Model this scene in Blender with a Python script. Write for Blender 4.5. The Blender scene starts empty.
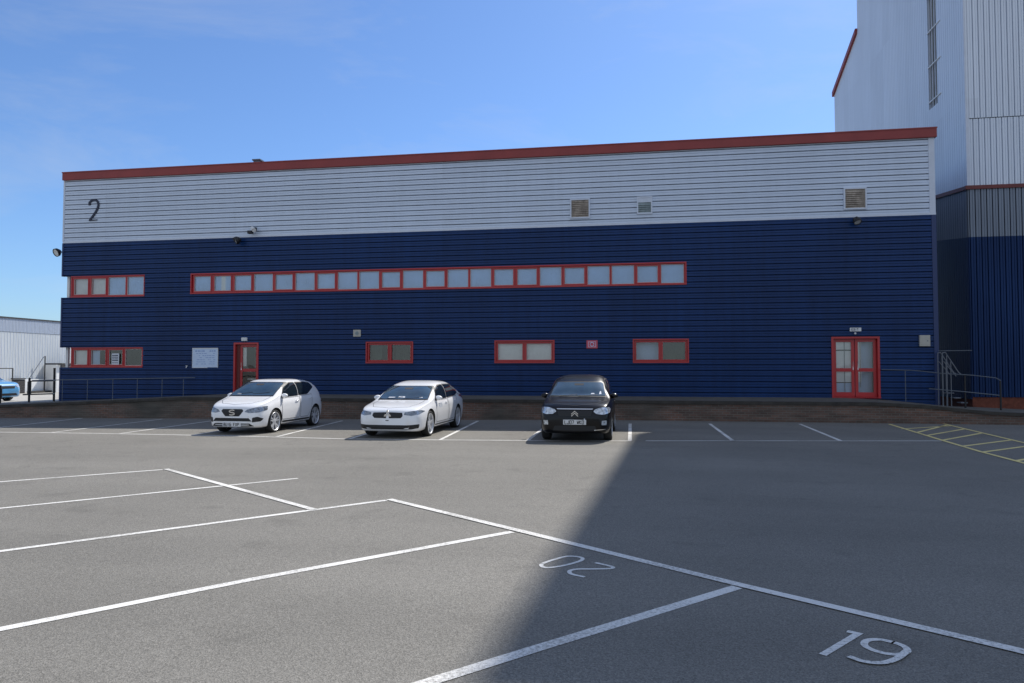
import bpy, bmesh, math, random
import numpy as np
from mathutils import Vector, Matrix
from mathutils.bvhtree import BVHTree
random.seed(7)
R = math.radians
scene = bpy.context.scene
COL = scene.collection

# ------------------------------------------------------------------ materials
def new_mat(name):
    m = bpy.data.materials.new(name); m.use_nodes = True
    nt = m.node_tree
    return m, nt, nt.nodes['Principled BSDF']

def mat(name, col, rough=0.6, metal=0.0, spec=0.5, coat=0.0, var=0.0, vscale=3.0, vstretch=(1,1,1), bump=0.0, bscale=40.0, emit=0.0):
    m, nt, b = new_mat(name)
    b.inputs['Base Color'].default_value = (*col, 1)
    b.inputs['Roughness'].default_value = rough
    b.inputs['Metallic'].default_value = metal
    b.inputs['Specular IOR Level'].default_value = spec
    b.inputs['Coat Weight'].default_value = coat
    b.inputs['Coat Roughness'].default_value = 0.03
    if var > 0 or bump > 0:
        tc = nt.nodes.new('ShaderNodeNewGeometry')
        mp = nt.nodes.new('ShaderNodeMapping'); mp.inputs['Scale'].default_value = vstretch
        nt.links.new(tc.outputs['Position'], mp.inputs['Vector'])
    if var > 0:
        n = nt.nodes.new('ShaderNodeTexNoise'); n.inputs['Scale'].default_value = vscale
        n.inputs['Detail'].default_value = 6; n.inputs['Roughness'].default_value = 0.62
        nt.links.new(mp.outputs['Vector'], n.inputs['Vector'])
        mr = nt.nodes.new('ShaderNodeMapRange'); mr.inputs[1].default_value = 0.3; mr.inputs[2].default_value = 0.7
        mr.inputs[3].default_value = 1-var; mr.inputs[4].default_value = 1+var*0.6
        nt.links.new(n.outputs['Fac'], mr.inputs[0])
        mx = nt.nodes.new('ShaderNodeMix'); mx.data_type = 'RGBA'; mx.blend_type = 'MULTIPLY'; mx.inputs[0].default_value = 1
        mx.inputs[6].default_value = (*col, 1)
        nt.links.new(mr.outputs[0], mx.inputs[7]); nt.links.new(mx.outputs[2], b.inputs['Base Color'])
    if bump > 0:
        n2 = nt.nodes.new('ShaderNodeTexNoise'); n2.inputs['Scale'].default_value = bscale; n2.inputs['Detail'].default_value = 4
        nt.links.new(mp.outputs['Vector'], n2.inputs['Vector'])
        bp = nt.nodes.new('ShaderNodeBump'); bp.inputs['Strength'].default_value = bump; bp.inputs['Distance'].default_value = 0.01
        nt.links.new(n2.outputs['Fac'], bp.inputs['Height']); nt.links.new(bp.outputs['Normal'], b.inputs['Normal'])
    return m

def clad_mat(name, col, rough, metal, dirt=0.25, horizontal=True, spec=.5):
    """painted profiled steel: gentle tone shifts sheet by sheet, rain streaks, faint waviness"""
    m, nt, b = new_mat(name)
    N = nt.nodes.new; L = nt.links.new
    g = N('ShaderNodeNewGeometry')
    # rain streaks: noise squeezed along z
    mp = N('ShaderNodeMapping'); mp.inputs['Scale'].default_value = (5, 5, 0.35); L(g.outputs['Position'], mp.inputs['Vector'])
    n1 = N('ShaderNodeTexNoise'); n1.inputs['Scale'].default_value = 1.0; n1.inputs['Detail'].default_value = 5; L(mp.outputs[0], n1.inputs['Vector'])
    n2 = N('ShaderNodeTexNoise'); n2.inputs['Scale'].default_value = 0.35; n2.inputs['Detail'].default_value = 4; L(g.outputs['Position'], n2.inputs['Vector'])
    # per sheet tone
    s = N('ShaderNodeMapping')
    s.inputs['Scale'].default_value = (1/7.3, 0.01, 1/1.0) if horizontal else (1.0, 1.0, 1/6.0)
    L(g.outputs['Position'], s.inputs['Vector'])
    fl = N('ShaderNodeVectorMath'); fl.operation = 'FLOOR'; L(s.outputs[0], fl.inputs[0])
    wn = N('ShaderNodeTexWhiteNoise'); wn.noise_dimensions = '3D'; L(fl.outputs[0], wn.inputs['Vector'])
    def mr(src, a, c, lo, hi):
        r = N('ShaderNodeMapRange'); r.inputs[1].default_value = a; r.inputs[2].default_value = c; r.inputs[3].default_value = lo; r.inputs[4].default_value = hi
        L(src, r.inputs[0]); return r.outputs[0]
    a = mr(n1.outputs['Fac'], .3, .7, 1-dirt*.6, 1+dirt*.2)
    c = mr(n2.outputs['Fac'], .3, .7, 1-dirt*.5, 1+dirt*.3)
    d = mr(wn.outputs['Value'], 0, 1, .96, 1.04)
    m1 = N('ShaderNodeMath'); m1.operation = 'MULTIPLY'; L(a, m1.inputs[0]); L(c, m1.inputs[1])
    m2 = N('ShaderNodeMath'); m2.operation = 'MULTIPLY'; L(m1.outputs[0], m2.inputs[0]); L(d, m2.inputs[1])
    mx = N('ShaderNodeMix'); mx.data_type = 'RGBA'; mx.blend_type = 'MULTIPLY'; mx.inputs[0].default_value = 1
    mx.inputs[6].default_value = (*col, 1); L(m2.outputs[0], mx.inputs[7]); L(mx.outputs[2], b.inputs['Base Color'])
    b.inputs['Roughness'].default_value = rough; b.inputs['Metallic'].default_value = metal; b.inputs['Specular IOR Level'].default_value = spec
    n3 = N('ShaderNodeTexNoise'); n3.inputs['Scale'].default_value = 1.3; n3.inputs['Detail'].default_value = 2; L(g.outputs['Position'], n3.inputs['Vector'])
    bp = N('ShaderNodeBump'); bp.inputs['Strength'].default_value = .25; bp.inputs['Distance'].default_value = .02
    L(n3.outputs['Fac'], bp.inputs['Height']); L(bp.outputs[0], b.inputs['Normal'])
    return m

def asphalt_nodes(nt, b, base, tint):
    N = nt.nodes.new; L = nt.links.new
    g = N('ShaderNodeNewGeometry')
    v1 = N('ShaderNodeTexVoronoi'); v1.inputs['Scale'].default_value = 130; L(g.outputs['Position'], v1.inputs['Vector'])   # stones
    n1 = N('ShaderNodeTexNoise'); n1.inputs['Scale'].default_value = 60; n1.inputs['Detail'].default_value = 5; n1.inputs['Roughness'].default_value = .8; L(g.outputs['Position'], n1.inputs['Vector'])
    n2 = N('ShaderNodeTexNoise'); n2.inputs['Scale'].default_value = .28; n2.inputs['Detail'].default_value = 7; n2.inputs['Roughness'].default_value = .6; L(g.outputs['Position'], n2.inputs['Vector'])
    mp = N('ShaderNodeMapping'); mp.inputs['Scale'].default_value = (.12, 1.1, 1); mp.inputs['Rotation'].default_value = (0, 0, R(6)); L(g.outputs['Position'], mp.inputs['Vector'])
    n3 = N('ShaderNodeTexNoise'); n3.inputs['Scale'].default_value = .8; n3.inputs['Detail'].default_value = 5; L(mp.outputs[0], n3.inputs['Vector'])
    def mr(src, a, c, lo, hi):
        r = N('ShaderNodeMapRange'); r.inputs[1].default_value = a; r.inputs[2].default_value = c; r.inputs[3].default_value = lo; r.inputs[4].default_value = hi
        L(src, r.inputs[0]); return r.outputs[0]
    def mul(x, y):
        q = N('ShaderNodeMath'); q.operation = 'MULTIPLY'; L(x, q.inputs[0]); L(y, q.inputs[1]); return q.outputs[0]
    sep = N('ShaderNodeSeparateColor'); L(v1.outputs['Color'], sep.inputs[0])
    f = mul(mr(sep.outputs[0], 0, 1, .72, 1.28), mr(n1.outputs['Fac'], .25, .75, .62, 1.38))
    f = mul(f, mr(n2.outputs['Fac'], .3, .7, .9, 1.1))
    f = mul(f, mr(n3.outputs['Fac'], .3, .7, .93, 1.07))
    # oil drips and old repairs: sparse darker spots
    n4 = N('ShaderNodeTexNoise'); n4.inputs['Scale'].default_value = 1.7; n4.inputs['Detail'].default_value = 3; L(g.outputs['Position'], n4.inputs['Vector'])
    f = mul(f, mr(n4.outputs['Fac'], .60, .72, 1, .86))
    wv = N('ShaderNodeTexVoronoi'); wv.feature = 'DISTANCE_TO_EDGE'; wv.inputs['Scale'].default_value = .16
    dn_ = N('ShaderNodeTexNoise'); dn_.inputs['Scale'].default_value = 1.2; dn_.inputs['Detail'].default_value = 6; L(g.outputs['Position'], dn_.inputs['Vector'])
    va = N('ShaderNodeVectorMath'); va.operation = 'MULTIPLY_ADD'; L(dn_.outputs['Color'], va.inputs[0]); va.inputs[1].default_value = (1.6, 1.6, 0); L(g.outputs['Position'], va.inputs[2]); L(va.outputs[0], wv.inputs['Vector'])
    crk = mr(wv.outputs['Distance'], 0.0, .0022, .72, 1)
    msk = N('ShaderNodeTexNoise'); msk.inputs['Scale'].default_value = .22; L(g.outputs['Position'], msk.inputs['Vector'])
    mk = mr(msk.outputs['Fac'], .5, .6, 0, 1)
    cm = N('ShaderNodeMix'); cm.data_type = 'FLOAT'; L(mk, cm.inputs[0]); cm.inputs[2].default_value = 1; L(crk, cm.inputs[3])
    f = mul(f, cm.outputs[0])
    mx = N('ShaderNodeMix'); mx.data_type = 'RGBA'; mx.blend_type = 'MULTIPLY'; mx.inputs[0].default_value = 1
    mx.inputs[6].default_value = (*base, 1); L(f, mx.inputs[7])
    b.inputs['Roughness'].default_value = .88; b.inputs['Specular IOR Level'].default_value = .25
    bp = N('ShaderNodeBump'); bp.inputs['Strength'].default_value = .55; bp.inputs['Distance'].default_value = .006
    L(v1.outputs['Distance'], bp.inputs['Height']); L(bp.outputs[0], b.inputs['Normal'])
    return mx.outputs[2], n1.outputs['Fac'], g

ASPH = (.200, .189, .166)
def asphalt_mat():
    m, nt, b = new_mat('asphalt')
    c, _, g = asphalt_nodes(nt, b, ASPH, None)
    nt.links.new(c, b.inputs['Base Color'])
    return m
def paint_mat(name, col, wear=.5):
    m, nt, b = new_mat(name)
    c, nf, g = asphalt_nodes(nt, b, ASPH, None)
    N = nt.nodes.new; L = nt.links.new
    n = N('ShaderNodeTexNoise'); n.inputs['Scale'].default_value = 38; n.inputs['Detail'].default_value = 6; n.inputs['Roughness'].default_value = .75
    L(g.outputs['Position'], n.inputs['Vector'])
    w = N('ShaderNodeTexNoise'); w.inputs['Scale'].default_value = 1.1; w.inputs['Detail'].default_value = 3; L(g.outputs['Position'], w.inputs['Vector'])
    a = N('ShaderNodeMath'); a.operation = 'ADD'; L(n.outputs['Fac'], a.inputs[0])
    sc = N('ShaderNodeMath'); sc.operation = 'MULTIPLY'; sc.inputs[1].default_value = .55; L(w.outputs['Fac'], sc.inputs[0]); L(sc.outputs[0], a.inputs[1])
    r = N('ShaderNodeMapRange'); r.inputs[1].default_value = .84 - wear*.16; r.inputs[2].default_value = 1.04 - wear*.12; r.inputs[3].default_value = 0.02; r.inputs[4].default_value = .8
    L(a.outputs[0], r.inputs[0])
    mx = N('ShaderNodeMix'); mx.data_type = 'RGBA'; L(r.outputs[0], mx.inputs[0]); mx.inputs[6].default_value = (*col, 1); L(c, mx.inputs[7])
    L(mx.outputs[2], b.inputs['Base Color'])
    return m

def brick_mat():
    m, nt, b = new_mat('weathered_brick')
    N = nt.nodes.new; L = nt.links.new
    g = N('ShaderNodeNewGeometry'); sx = N('ShaderNodeSeparateXYZ'); L(g.outputs['Position'], sx.inputs[0])
    cb = N('ShaderNodeCombineXYZ'); L(sx.outputs['X'], cb.inputs['X']); L(sx.outputs['Z'], cb.inputs['Y'])
    br = N('ShaderNodeTexBrick'); br.inputs['Scale'].default_value = 1; br.inputs['Brick Width'].default_value = .225; br.inputs['Row Height'].default_value = .075
    br.inputs['Mortar Size'].default_value = .009; br.inputs['Bias'].default_value = -.1
    br.inputs['Color1'].default_value = (.20, .105, .075, 1); br.inputs['Color2'].default_value = (.115, .075, .058, 1); br.inputs['Mortar'].default_value = (.19, .17, .145, 1)
    L(cb.outputs[0], br.inputs['Vector'])
    n = N('ShaderNodeTexNoise'); n.inputs['Scale'].default_value = .55; n.inputs['Detail'].default_value = 6; L(g.outputs['Position'], n.inputs['Vector'])
    r = N('ShaderNodeMapRange'); r.inputs[1].default_value = .35; r.inputs[2].default_value = .62; L(n.outputs['Fac'], r.inputs[0])
    xr = N('ShaderNodeMapRange'); xr.inputs[1].default_value = -2; xr.inputs[2].default_value = 6; xr.inputs[3].default_value = 1.; xr.inputs[4].default_value = .35; L(sx.outputs['X'], xr.inputs[0])
    ml = N('ShaderNodeMath'); ml.operation = 'MULTIPLY'; L(r.outputs[0], ml.inputs[0]); L(xr.outputs[0], ml.inputs[1])
    mx = N('ShaderNodeMix'); mx.data_type = 'RGBA'; L(ml.outputs[0], mx.inputs[0]); L(br.outputs['Color'], mx.inputs[6]); mx.inputs[7].default_value = (.10, .09, .075, 1)
    mpb = N('ShaderNodeMapping'); mpb.inputs['Scale'].default_value = (1.0, 1, 5); L(g.outputs['Position'], mpb.inputs['Vector'])
    n2 = N('ShaderNodeTexNoise'); n2.inputs['Scale'].default_value = 1.6; n2.inputs['Detail'].default_value = 6; L(mpb.outputs[0], n2.inputs['Vector'])
    r2 = N('ShaderNodeMapRange'); r2.inputs[1].default_value = .3; r2.inputs[2].default_value = .7; r2.inputs[3].default_value = .72; r2.inputs[4].default_value = 1.25; L(n2.outputs['Fac'], r2.inputs[0])
    m3 = N('ShaderNodeMix'); m3.data_type = 'RGBA'; m3.blend_type = 'MULTIPLY'; m3.inputs[0].default_value = 1; L(mx.outputs[2], m3.inputs[6]); L(r2.outputs[0], m3.inputs[7])
    L(m3.outputs[2], b.inputs['Base Color']); b.inputs['Roughness'].default_value = .92
    bp = N('ShaderNodeBump'); bp.inputs['Strength'].default_value = .5; bp.inputs['Distance'].default_value = .008; bp.invert = True
    L(br.outputs['Fac'], bp.inputs['Height']); L(bp.outputs[0], b.inputs['Normal'])
    return m

def pane_mat(name, tint=(.95,.97,.97), refl=1.0):
    m, nt, b = new_mat(name)
    N = nt.nodes.new; L = nt.links.new
    nt.nodes.remove(b)
    t = N('ShaderNodeBsdfTransparent'); t.inputs[0].default_value = (*tint, 1)
    gl = N('ShaderNodeBsdfGlossy'); gl.inputs['Roughness'].default_value = .01; gl.inputs[0].default_value = (1, 1, 1, 1)
    g = N('ShaderNodeNewGeometry')
    n3 = N('ShaderNodeTexNoise'); n3.inputs['Scale'].default_value = 1.6; n3.inputs['Detail'].default_value = 1; L(g.outputs['Position'], n3.inputs['Vector'])
    bp = N('ShaderNodeBump'); bp.inputs['Strength'].default_value = .2; bp.inputs['Distance'].default_value = .02
    L(n3.outputs['Fac'], bp.inputs['Height']); L(bp.outputs[0], gl.inputs['Normal'])
    fr = N('ShaderNodeFresnel'); fr.inputs[0].default_value = 1.5
    mp = N('ShaderNodeMath'); mp.operation = 'MULTIPLY'; mp.inputs[1].default_value = 2.2*refl; mp.use_clamp = True; L(fr.outputs[0], mp.inputs[0])
    mx = N('ShaderNodeMixShader'); L(mp.outputs[0], mx.inputs[0]); L(t.outputs[0], mx.inputs[1]); L(gl.outputs[0], mx.inputs[2])
    L(mx.outputs[0], nt.nodes['Material Output'].inputs[0])
    return m

M = {}
M['asphalt'] = asphalt_mat()
M['white_line'] = paint_mat('white_road_paint', (.78, .76, .71), .65)
M['yellow_line'] = paint_mat('yellow_road_paint', (.85, .70, .30), .3)
M['grey_clad'] = clad_mat('silver_grey_cladding', (.64, .715, .83), .4, .1, .07)
M['blue_clad'] = clad_mat('navy_blue_cladding', (.0055, .038, .148), .38, .0, .3, True, .3)
M['grey_vert'] = clad_mat('silver_grey_vertical_cladding', (.76, .82, .90), .42, .05, .07, False)
M['slate_vert'] = clad_mat('slate_grey_vertical_cladding', (.26, .30, .36), .55, 0, .15, False, .15)
M['blue_vert'] = clad_mat('navy_vertical_cladding', (.014, .043, .135), .5, 0, .25, False, .15)
M['blue_joint'] = mat('dark_recessed_joint', (.004, .022, .085), .6, spec=.25)  # groove tones of the cladding: shade between ribs put into the colour
M['grey_joint'] = mat('grimy_recessed_joint', (.38, .43, .52), .8, spec=.2, var=.3, vscale=2)
M['grey_joint_light'] = mat('grey_recessed_joint', (.60, .66, .75), .7, spec=.2)
M['slate_joint'] = mat('slate_recessed_joint', (.10, .12, .155), .7, spec=.1)
M['fascia'] = mat('dark_red_fascia', (.30, .045, .040), .5, var=.15, vscale=1.2)
M['fascia_dull'] = mat('dull_red_flashing', (.17, .035, .03), .55, var=.2, vscale=1.5)
M['red_frame'] = mat('red_window_frame', (.50, .022, .026), .38, coat=.2, var=.1)
M['grey_trim'] = mat('pale_grey_trim', (.66, .71, .80), .45, var=.08)
M['blue_trim'] = mat('navy_trim', (.02, .04, .13), .4)
M['concrete'] = mat('dark_concrete_coping', (.06, .053, .045), .9, var=.4, vscale=3.5, bump=.4)
M['paving'] = mat('worn_grey_paving', (.125, .115, .095), .9, var=.3, vscale=2.2, bump=.3)
M['yard'] = mat('pale_concrete_yard', (.42, .40, .36), .9, var=.18, vscale=.6, bump=.2)
M['brick'] = brick_mat()
M['plinth'] = mat('red_brick_plinth', (.20, .06, .035), .9, var=.4, vscale=6)
M['glass'] = pane_mat('window_glass')
M['blind'] = mat('pale_blind_fabric', (.56, .72, .92), .8, var=.1, vscale=1.2)
M['blind_light'] = mat('cream_blind_fabric', (.88, .88, .84), .8, var=.08, vscale=2)
M['interior'] = mat('dim_interior', (.018, .040, .026), .8, var=.6, vscale=2.2)
M['interior_mid'] = mat('mid_interior', (.05, .095, .065), .8, var=.5, vscale=2.5)
M['bead'] = mat('pale_glazing_bead', (.62, .56, .52), .5)
M['black'] = mat('black_painted_metal', (.012, .012, .014), .45)
M['rubber'] = mat('tyre_rubber', (.018, .018, .018), .85)
M['alloy'] = mat('silver_alloy', (.74, .75, .77), .35, metal=.45)
M['darkplastic'] = mat('dark_plastic', (.012, .012, .013), .5)
M['chrome'] = mat('chrome', (.75, .76, .78), .12, metal=1)
M['galv'] = mat('galvanised_steel', (.17, .185, .21), .55, metal=.1, var=.15, vscale=4)
M['grey_metal'] = mat('grey_painted_rail', (.12, .14, .17), .5, metal=.2)
M['numeral'] = mat('dark_navy_numeral', (.01, .014, .04), .4)
M['white'] = mat('white_plastic', (.78, .78, .76), .4)
M['cream'] = mat('cream_metal_box', (.52, .49, .42), .55, var=.12, vscale=5)
M['signwhite'] = mat('pale_blue_sign_board', (.62, .74, .92), .35)
M['signtext'] = mat('sign_lettering', (.30, .42, .68), .5)
M['alarmred'] = mat('red_alarm_box', (.62, .10, .14), .45)
M['louvre'] = mat('rusty_brown_louvre', (.40, .34, .28), .7, var=.5, vscale=7)
M['louvre_grey'] = mat('grey_green_louvre', (.30, .36, .37), .6, var=.3, vscale=7)
M['warehouse_white'] = clad_mat('white_warehouse_cladding', (.62, .65, .66), .5, 0, .12, False)
M['warehouse_grey'] = mat('grey_fascia_band', (.42, .47, .55), .5, var=.05)
M['dark_roof'] = mat('dark_roof', (.05, .05, .05), .8)
M['carwhite'] = mat('white_car_paint', (.90, .90, .90), .35, coat=1)
M['carblack'] = mat('black_car_paint', (.003, .003, .005), .3, spec=.25, coat=.3)
M['carblue'] = mat('bright_blue_car_paint', (.10, .33, .62), .35, coat=1)
M['carpale'] = mat('white_lower_car_paint', (.6, .62, .63), .4, coat=.6)
M['carglass'] = mat('dark_tinted_car_glass', (.012, .018, .02), .03, spec=1.0, coat=1.0)
M['windscreen'] = mat('blue_grey_windscreen_glass', (.035, .060, .068), .02, spec=1.0, coat=1.0, var=.5, vscale=2.5)  # lighter teal base paints in the reflected sky
M['seat'] = mat('dark_grey_upholstery', (.05, .05, .055), .9)
M['lens'] = mat('clear_headlamp_lens', (.70, .75, .80), .08, metal=.5, coat=1.0, var=.7, vscale=16)
M['lensdark'] = mat('smoked_headlamp_lens', (.26, .30, .35), .08, metal=.4, coat=1.0, var=.8, vscale=18)
M['plate'] = mat('white_number_plate', (.75, .75, .74), .4)
M['tail'] = mat('red_tail_lens', (.35, .01, .01), .15, coat=1)
M['paper'] = mat('white_paper', (.72, .74, .78), .6)
M['lamp_face'] = mat('pale_lamp_glass', (.70, .70, .68), .2, coat=.6)

# ------------------------------------------------------------------ mesh helpers
def finish(name, bm, m, parent=None, smooth=False, recalc=True):
    if recalc: bmesh.ops.recalc_face_normals(bm, faces=bm.faces)
    me = bpy.data.meshes.new(name); bm.to_mesh(me); bm.free()
    if m is not None:
        for q in (m if isinstance(m, (list, tuple)) else [m]): me.materials.append(M[q] if isinstance(q, str) else q)
    if smooth:
        for p in me.polygons: p.use_smooth = True
    o = bpy.data.objects.new(name, me); COL.objects.link(o)
    if parent is not None: o.parent = parent
    return o
def tag(o, label=None, cat=None, group=None, kind=None):
    if label: o['label'] = label
    if cat: o['category'] = cat
    if group: o['group'] = group
    if kind: o['kind'] = kind
    return o
def empty(name, loc=(0,0,0), rz=0):
    o = bpy.data.objects.new(name, None); COL.objects.link(o); o.location = loc; o.rotation_euler = (0, 0, rz)
    o.empty_display_size = .2
    return o
def box(bm, x0, x1, y0, y1, z0, z1, bev=0):
    vs = [bm.verts.new((x, y, z)) for x in (x0, x1) for y in (y0, y1) for z in (z0, z1)]
    F = [(0,1,3,2),(4,6,7,5),(0,4,5,1),(2,3,7,6),(0,2,6,4),(1,5,7,3)]
    fs = [bm.faces.new([vs[i] for i in f]) for f in F]
    if bev:
        es = list({e for f in fs for e in f.edges})
        bmesh.ops.bevel(bm, geom=es, offset=bev, segments=2, affect='EDGES', profile=.6)
def tube(bm, pts, r, n=8, closed=False):
    pts = [Vector(p) for p in pts]
    rings = []
    up0 = None
    for i, p in enumerate(pts):
        a = pts[i-1] if i > 0 else (pts[-1] if closed else None)
        c = pts[i+1] if i < len(pts)-1 else (pts[0] if closed else None)
        if a is None: d = (c-p)
        elif c is None: d = (p-a)
        else: d = (p-a).normalized() + (c-p).normalized()
        d.normalize()
        ref = Vector((0,0,1)) if abs(d.z) < .95 else Vector((1,0,0))
        u = d.cross(ref).normalized(); v = d.cross(u).normalized()
        rr = r[i] if isinstance(r, (list, tuple)) else r
        rings.append([bm.verts.new(p + (u*math.cos(2*math.pi*k/n) + v*math.sin(2*math.pi*k/n))*rr) for k in range(n)])
    for i in range(len(rings)-1 + (1 if closed else 0)):
        a, b = rings[i], rings[(i+1) % len(rings)]
        for k in range(n): bm.faces.new((a[k], a[(k+1)%n], b[(k+1)%n], b[k]))
    if not closed:
        bm.faces.new(rings[0]); bm.faces.new(rings[-1])
def lathe(bm, prof, axis='x', n=28, centre=(0,0,0)):
    """profile = [(along axis, radius)] revolved about the axis"""
    c = Vector(centre); rings = []
    for a, r in prof:
        ring = []
        for k in range(n):
            t = 2*math.pi*k/n; q, s = math.cos(t)*max(r, 1e-4), math.sin(t)*max(r, 1e-4)
            ring.append(bm.verts.new(c + (Vector((a, q, s)) if axis == 'x' else Vector((q, a, s)) if axis == 'y' else Vector((q, s, a)))))
        rings.append(ring)
    for i in range(len(rings)-1):
        for k in range(n): bm.faces.new((rings[i][k], rings[i][(k+1)%n], rings[i+1][(k+1)%n], rings[i+1][k]))
def B(): return bmesh.new()
def quad_y(bm, x0, x1, y, z0, z1):
    bm.faces.new([bm.verts.new(p) for p in ((x0, y, z0), (x1, y, z0), (x1, y, z1), (x0, y, z1))])
def bx(name, dims, m, parent, bev=0):
    bm = B(); box(bm, *dims, bev=bev); return finish(name, bm, m, parent)

# ground height: the tarmac falls slightly towards the left
def gz(x): return .008*max(-30, min(0, x))

# ------------------------------------------------------------------ ground
def sheet(name, xs, ys, zf, m, kind='structure'):
    bm = B(); g = [[bm.verts.new((x, y, zf(x, y))) for y in ys] for x in xs]
    for i in range(len(xs)-1):
        for j in range(len(ys)-1): bm.faces.new((g[i][j], g[i+1][j], g[i+1][j+1], g[i][j+1]))
    o = finish(name, bm, m); tag(o, kind=kind); return o
sheet('car_park_ground', [-900, -200, -60, -30, -25, -20, -15, -10, -5, 0, 10, 30, 200, 900], [-900, -200, -60, -30, -15, -3, 30, 200, 1500], lambda x, y: gz(x), 'asphalt')

def strip(bm, pts, w, dz=.004):
    """painted line of width w following world points, lying on the ground"""
    pts = [Vector((p[0], p[1])) for p in pts]
    # densify so that it follows the ground
    L = []; R_ = []
    q = [pts[0]]
    for a, b in zip(pts, pts[1:]):
        n = max(1, int((b-a).length/2))
        for k in range(1, n+1): q.append(a + (b-a)*k/n)
    for i, p in enumerate(q):
        a = q[i-1] if i else p; b = q[i+1] if i < len(q)-1 else p
        d1 = (p-a).normalized() if i else (b-p).normalized(); d2 = (b-p).normalized() if i < len(q)-1 else d1
        d = (d1+d2).normalized(); nrm = Vector((-d.y, d.x)); k = 1/max(.5, d.dot(d1))
        for lst, s in ((L, 1), (R_, -1)):
            v = p + nrm*s*w/2*k; lst.append(bm.verts.new((v.x, v.y, gz(v.x)+dz)))
    for i in range(len(q)-1): bm.faces.new((L[i], L[i+1], R_[i+1], R_[i]))

# lines by the wall (bays in front of the building)
bm = B()
strip(bm, [(-24.5, -8.8), (-17.7, -9.05), (-14.66, -9.17), (-10.1, -9.6), (-7.1, -10.05), (-4.8, -10.12), (-.8, -10.0), (4.66, -9.13), (6.93, -8.75)], .09, .004)
for a, b in (((-19.94, -3.4), (-19.1, -8.9)), ((-16.5, -3.7), (-16.1, -9.02)), ((-14.15, -4.2), (-13.85, -9.18)), ((-11.9, -4.2), (-11.5, -9.4)), ((-9.6, -4.1), (-9.0, -9.68)), ((-7.3,-4.2),(-6.9,-10.0)),
             ((-5.03, -3.9), (-4.6, -10.05)), ((-2.60, -4.6), (-2.49, -9.99)), ((-.16, -4.75), (-.13, -9.86)), ((2.2, -4.4), (2.21, -9.56)), ((4.85, -4.0), (4.66, -9.07))):
    strip(bm, [a, b], .09, .004)
tag(finish('wall_bay_lines', bm, 'white_line', recalc=False), kind='structure')
# lines of the near, diagonal bays
bm = B()
W = .095
strip(bm, [(-7.99, -15.58), (-9.66, -17.12), (-17, -24.0)], .085); strip(bm, [(-5.19, -16.24), (-7.77, -19.0), (-15.5, -27.3)], .08)
strip(bm, [(-3.17, -17.87), (-5.9, -20.86), (-12.2, -27.8)], .09); strip(bm, [(-1.26, -19.42), (-3.06, -21.38), (-4.11, -22.65), (-8.2, -27.6)], W); strip(bm, [(.76, -21.01), (-.6, -22.46), (-5, -27.2)], W)
tag(finish('diagonal_bay_dividers', bm, 'white_line', recalc=False), kind='structure')
bm = B()
strip(bm, [(-7.97, -15.52), (-3.82, -18.59)], .09, .008)
strip(bm, [(-3.15, -17.81), (-1.21, -19.36), (.79, -20.96), (2.19, -21.99), (5.9, -24.9)], W, .008)
tag(finish('diagonal_bay_end_lines', bm, 'white_line', recalc=False), kind='structure')
bm = B()
def closed_strip(bm, pts, w, dz=.004): strip(bm, pts + [pts[0], pts[1]], w, dz)
def smooth_pts(pts, closed=False, n=6):
    P = [Vector(p) for p in pts]; out = []
    m = len(P)
    rng = range(m if closed else m-1)
    for i in rng:
        p0 = P[(i-1) % m] if closed or i > 0 else P[i]; p1 = P[i]; p2 = P[(i+1) % m]; p3 = P[(i+2) % m] if closed or i < m-2 else P[i+1]
        for k in range(n):
            t = k/n
            out.append(.5*((2*p1) + (-p0+p2)*t + (2*p0-5*p1+4*p2-p3)*t*t + (-p0+3*p1-3*p2+p3)*t**3))
    if not closed: out.append(P[-1])
    return [tuple(v) for v in out]
zero = smooth_pts([(-.80, -20.60), (-.70, -20.42), (-.60, -20.31), (-.49, -20.33), (-.47, -20.42), (-.55, -20.55), (-.66, -20.66), (-.76, -20.70)], True)
closed_strip(bm, zero, .036)
strip(bm, smooth_pts([(-.35, -20.49), (-.26, -20.55), (-.195, -20.61), (-.225, -20.66), (-.36, -20.69), (-.48, -20.71), (-.54, -20.76), (-.54, -20.83), (-.50, -20.88), (-.41, -20.93)]), .036)
T = Vector((1.37, -21.88)); dn = Vector((-.60, -.80)); rt = Vector((.79, -.61))
strip(bm, [T-rt*.055+dn*.01, T+rt*.01, T+dn*.50], .045)
T = Vector((1.54, -22.0)); G = [(0, 0), (.075, .02), (.115, .09), (.10, .17), (.04, .215), (-.04, .215), (-.10, .17), (-.115, .09), (-.075, .02)]
ring = smooth_pts([tuple(T+rt*a_+dn*b_) for a_, b_ in G], True)
closed_strip(bm, ring, .042)
strip(bm, smooth_pts([tuple(T+rt*a_+dn*b_) for a_, b_ in [(.114, .10), (.115, .25), (.08, .38), (0, .44), (-.09, .43)]]), .042, .009)
tag(finish('painted_bay_numbers', bm, 'white_line', recalc=False), kind='structure')
bm = B()
strip(bm, [(7.45, -3.7), (6.99, -8.7), (6.8, -10.96), (6.7, -14.0)], .09, .008)
strip(bm, [(9.1, -3.3), (8.57, -8.9), (8.2, -12.5)], .09, .008)
tag(finish('yellow_box_outline', bm, 'yellow_line', recalc=False), kind='structure')
bm = B()
for a, b in (((7.23, -5.4), (9.02, -4.0)), ((7.15, -6.6), (9.0, -3.75)), ((7.1, -7.4), (8.93, -5.1)), ((7.0, -8.6), (8.8, -6.4)), ((6.9, -9.9), (8.67, -8.2)), ((6.82, -11.0), (8.53, -9.4)), ((6.75, -12.4), (8.35, -10.8))):
    strip(bm, [a, b], .095, .004)
tag(finish('yellow_box_hatching', bm, 'yellow_line', recalc=False), kind='structure')

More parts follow.
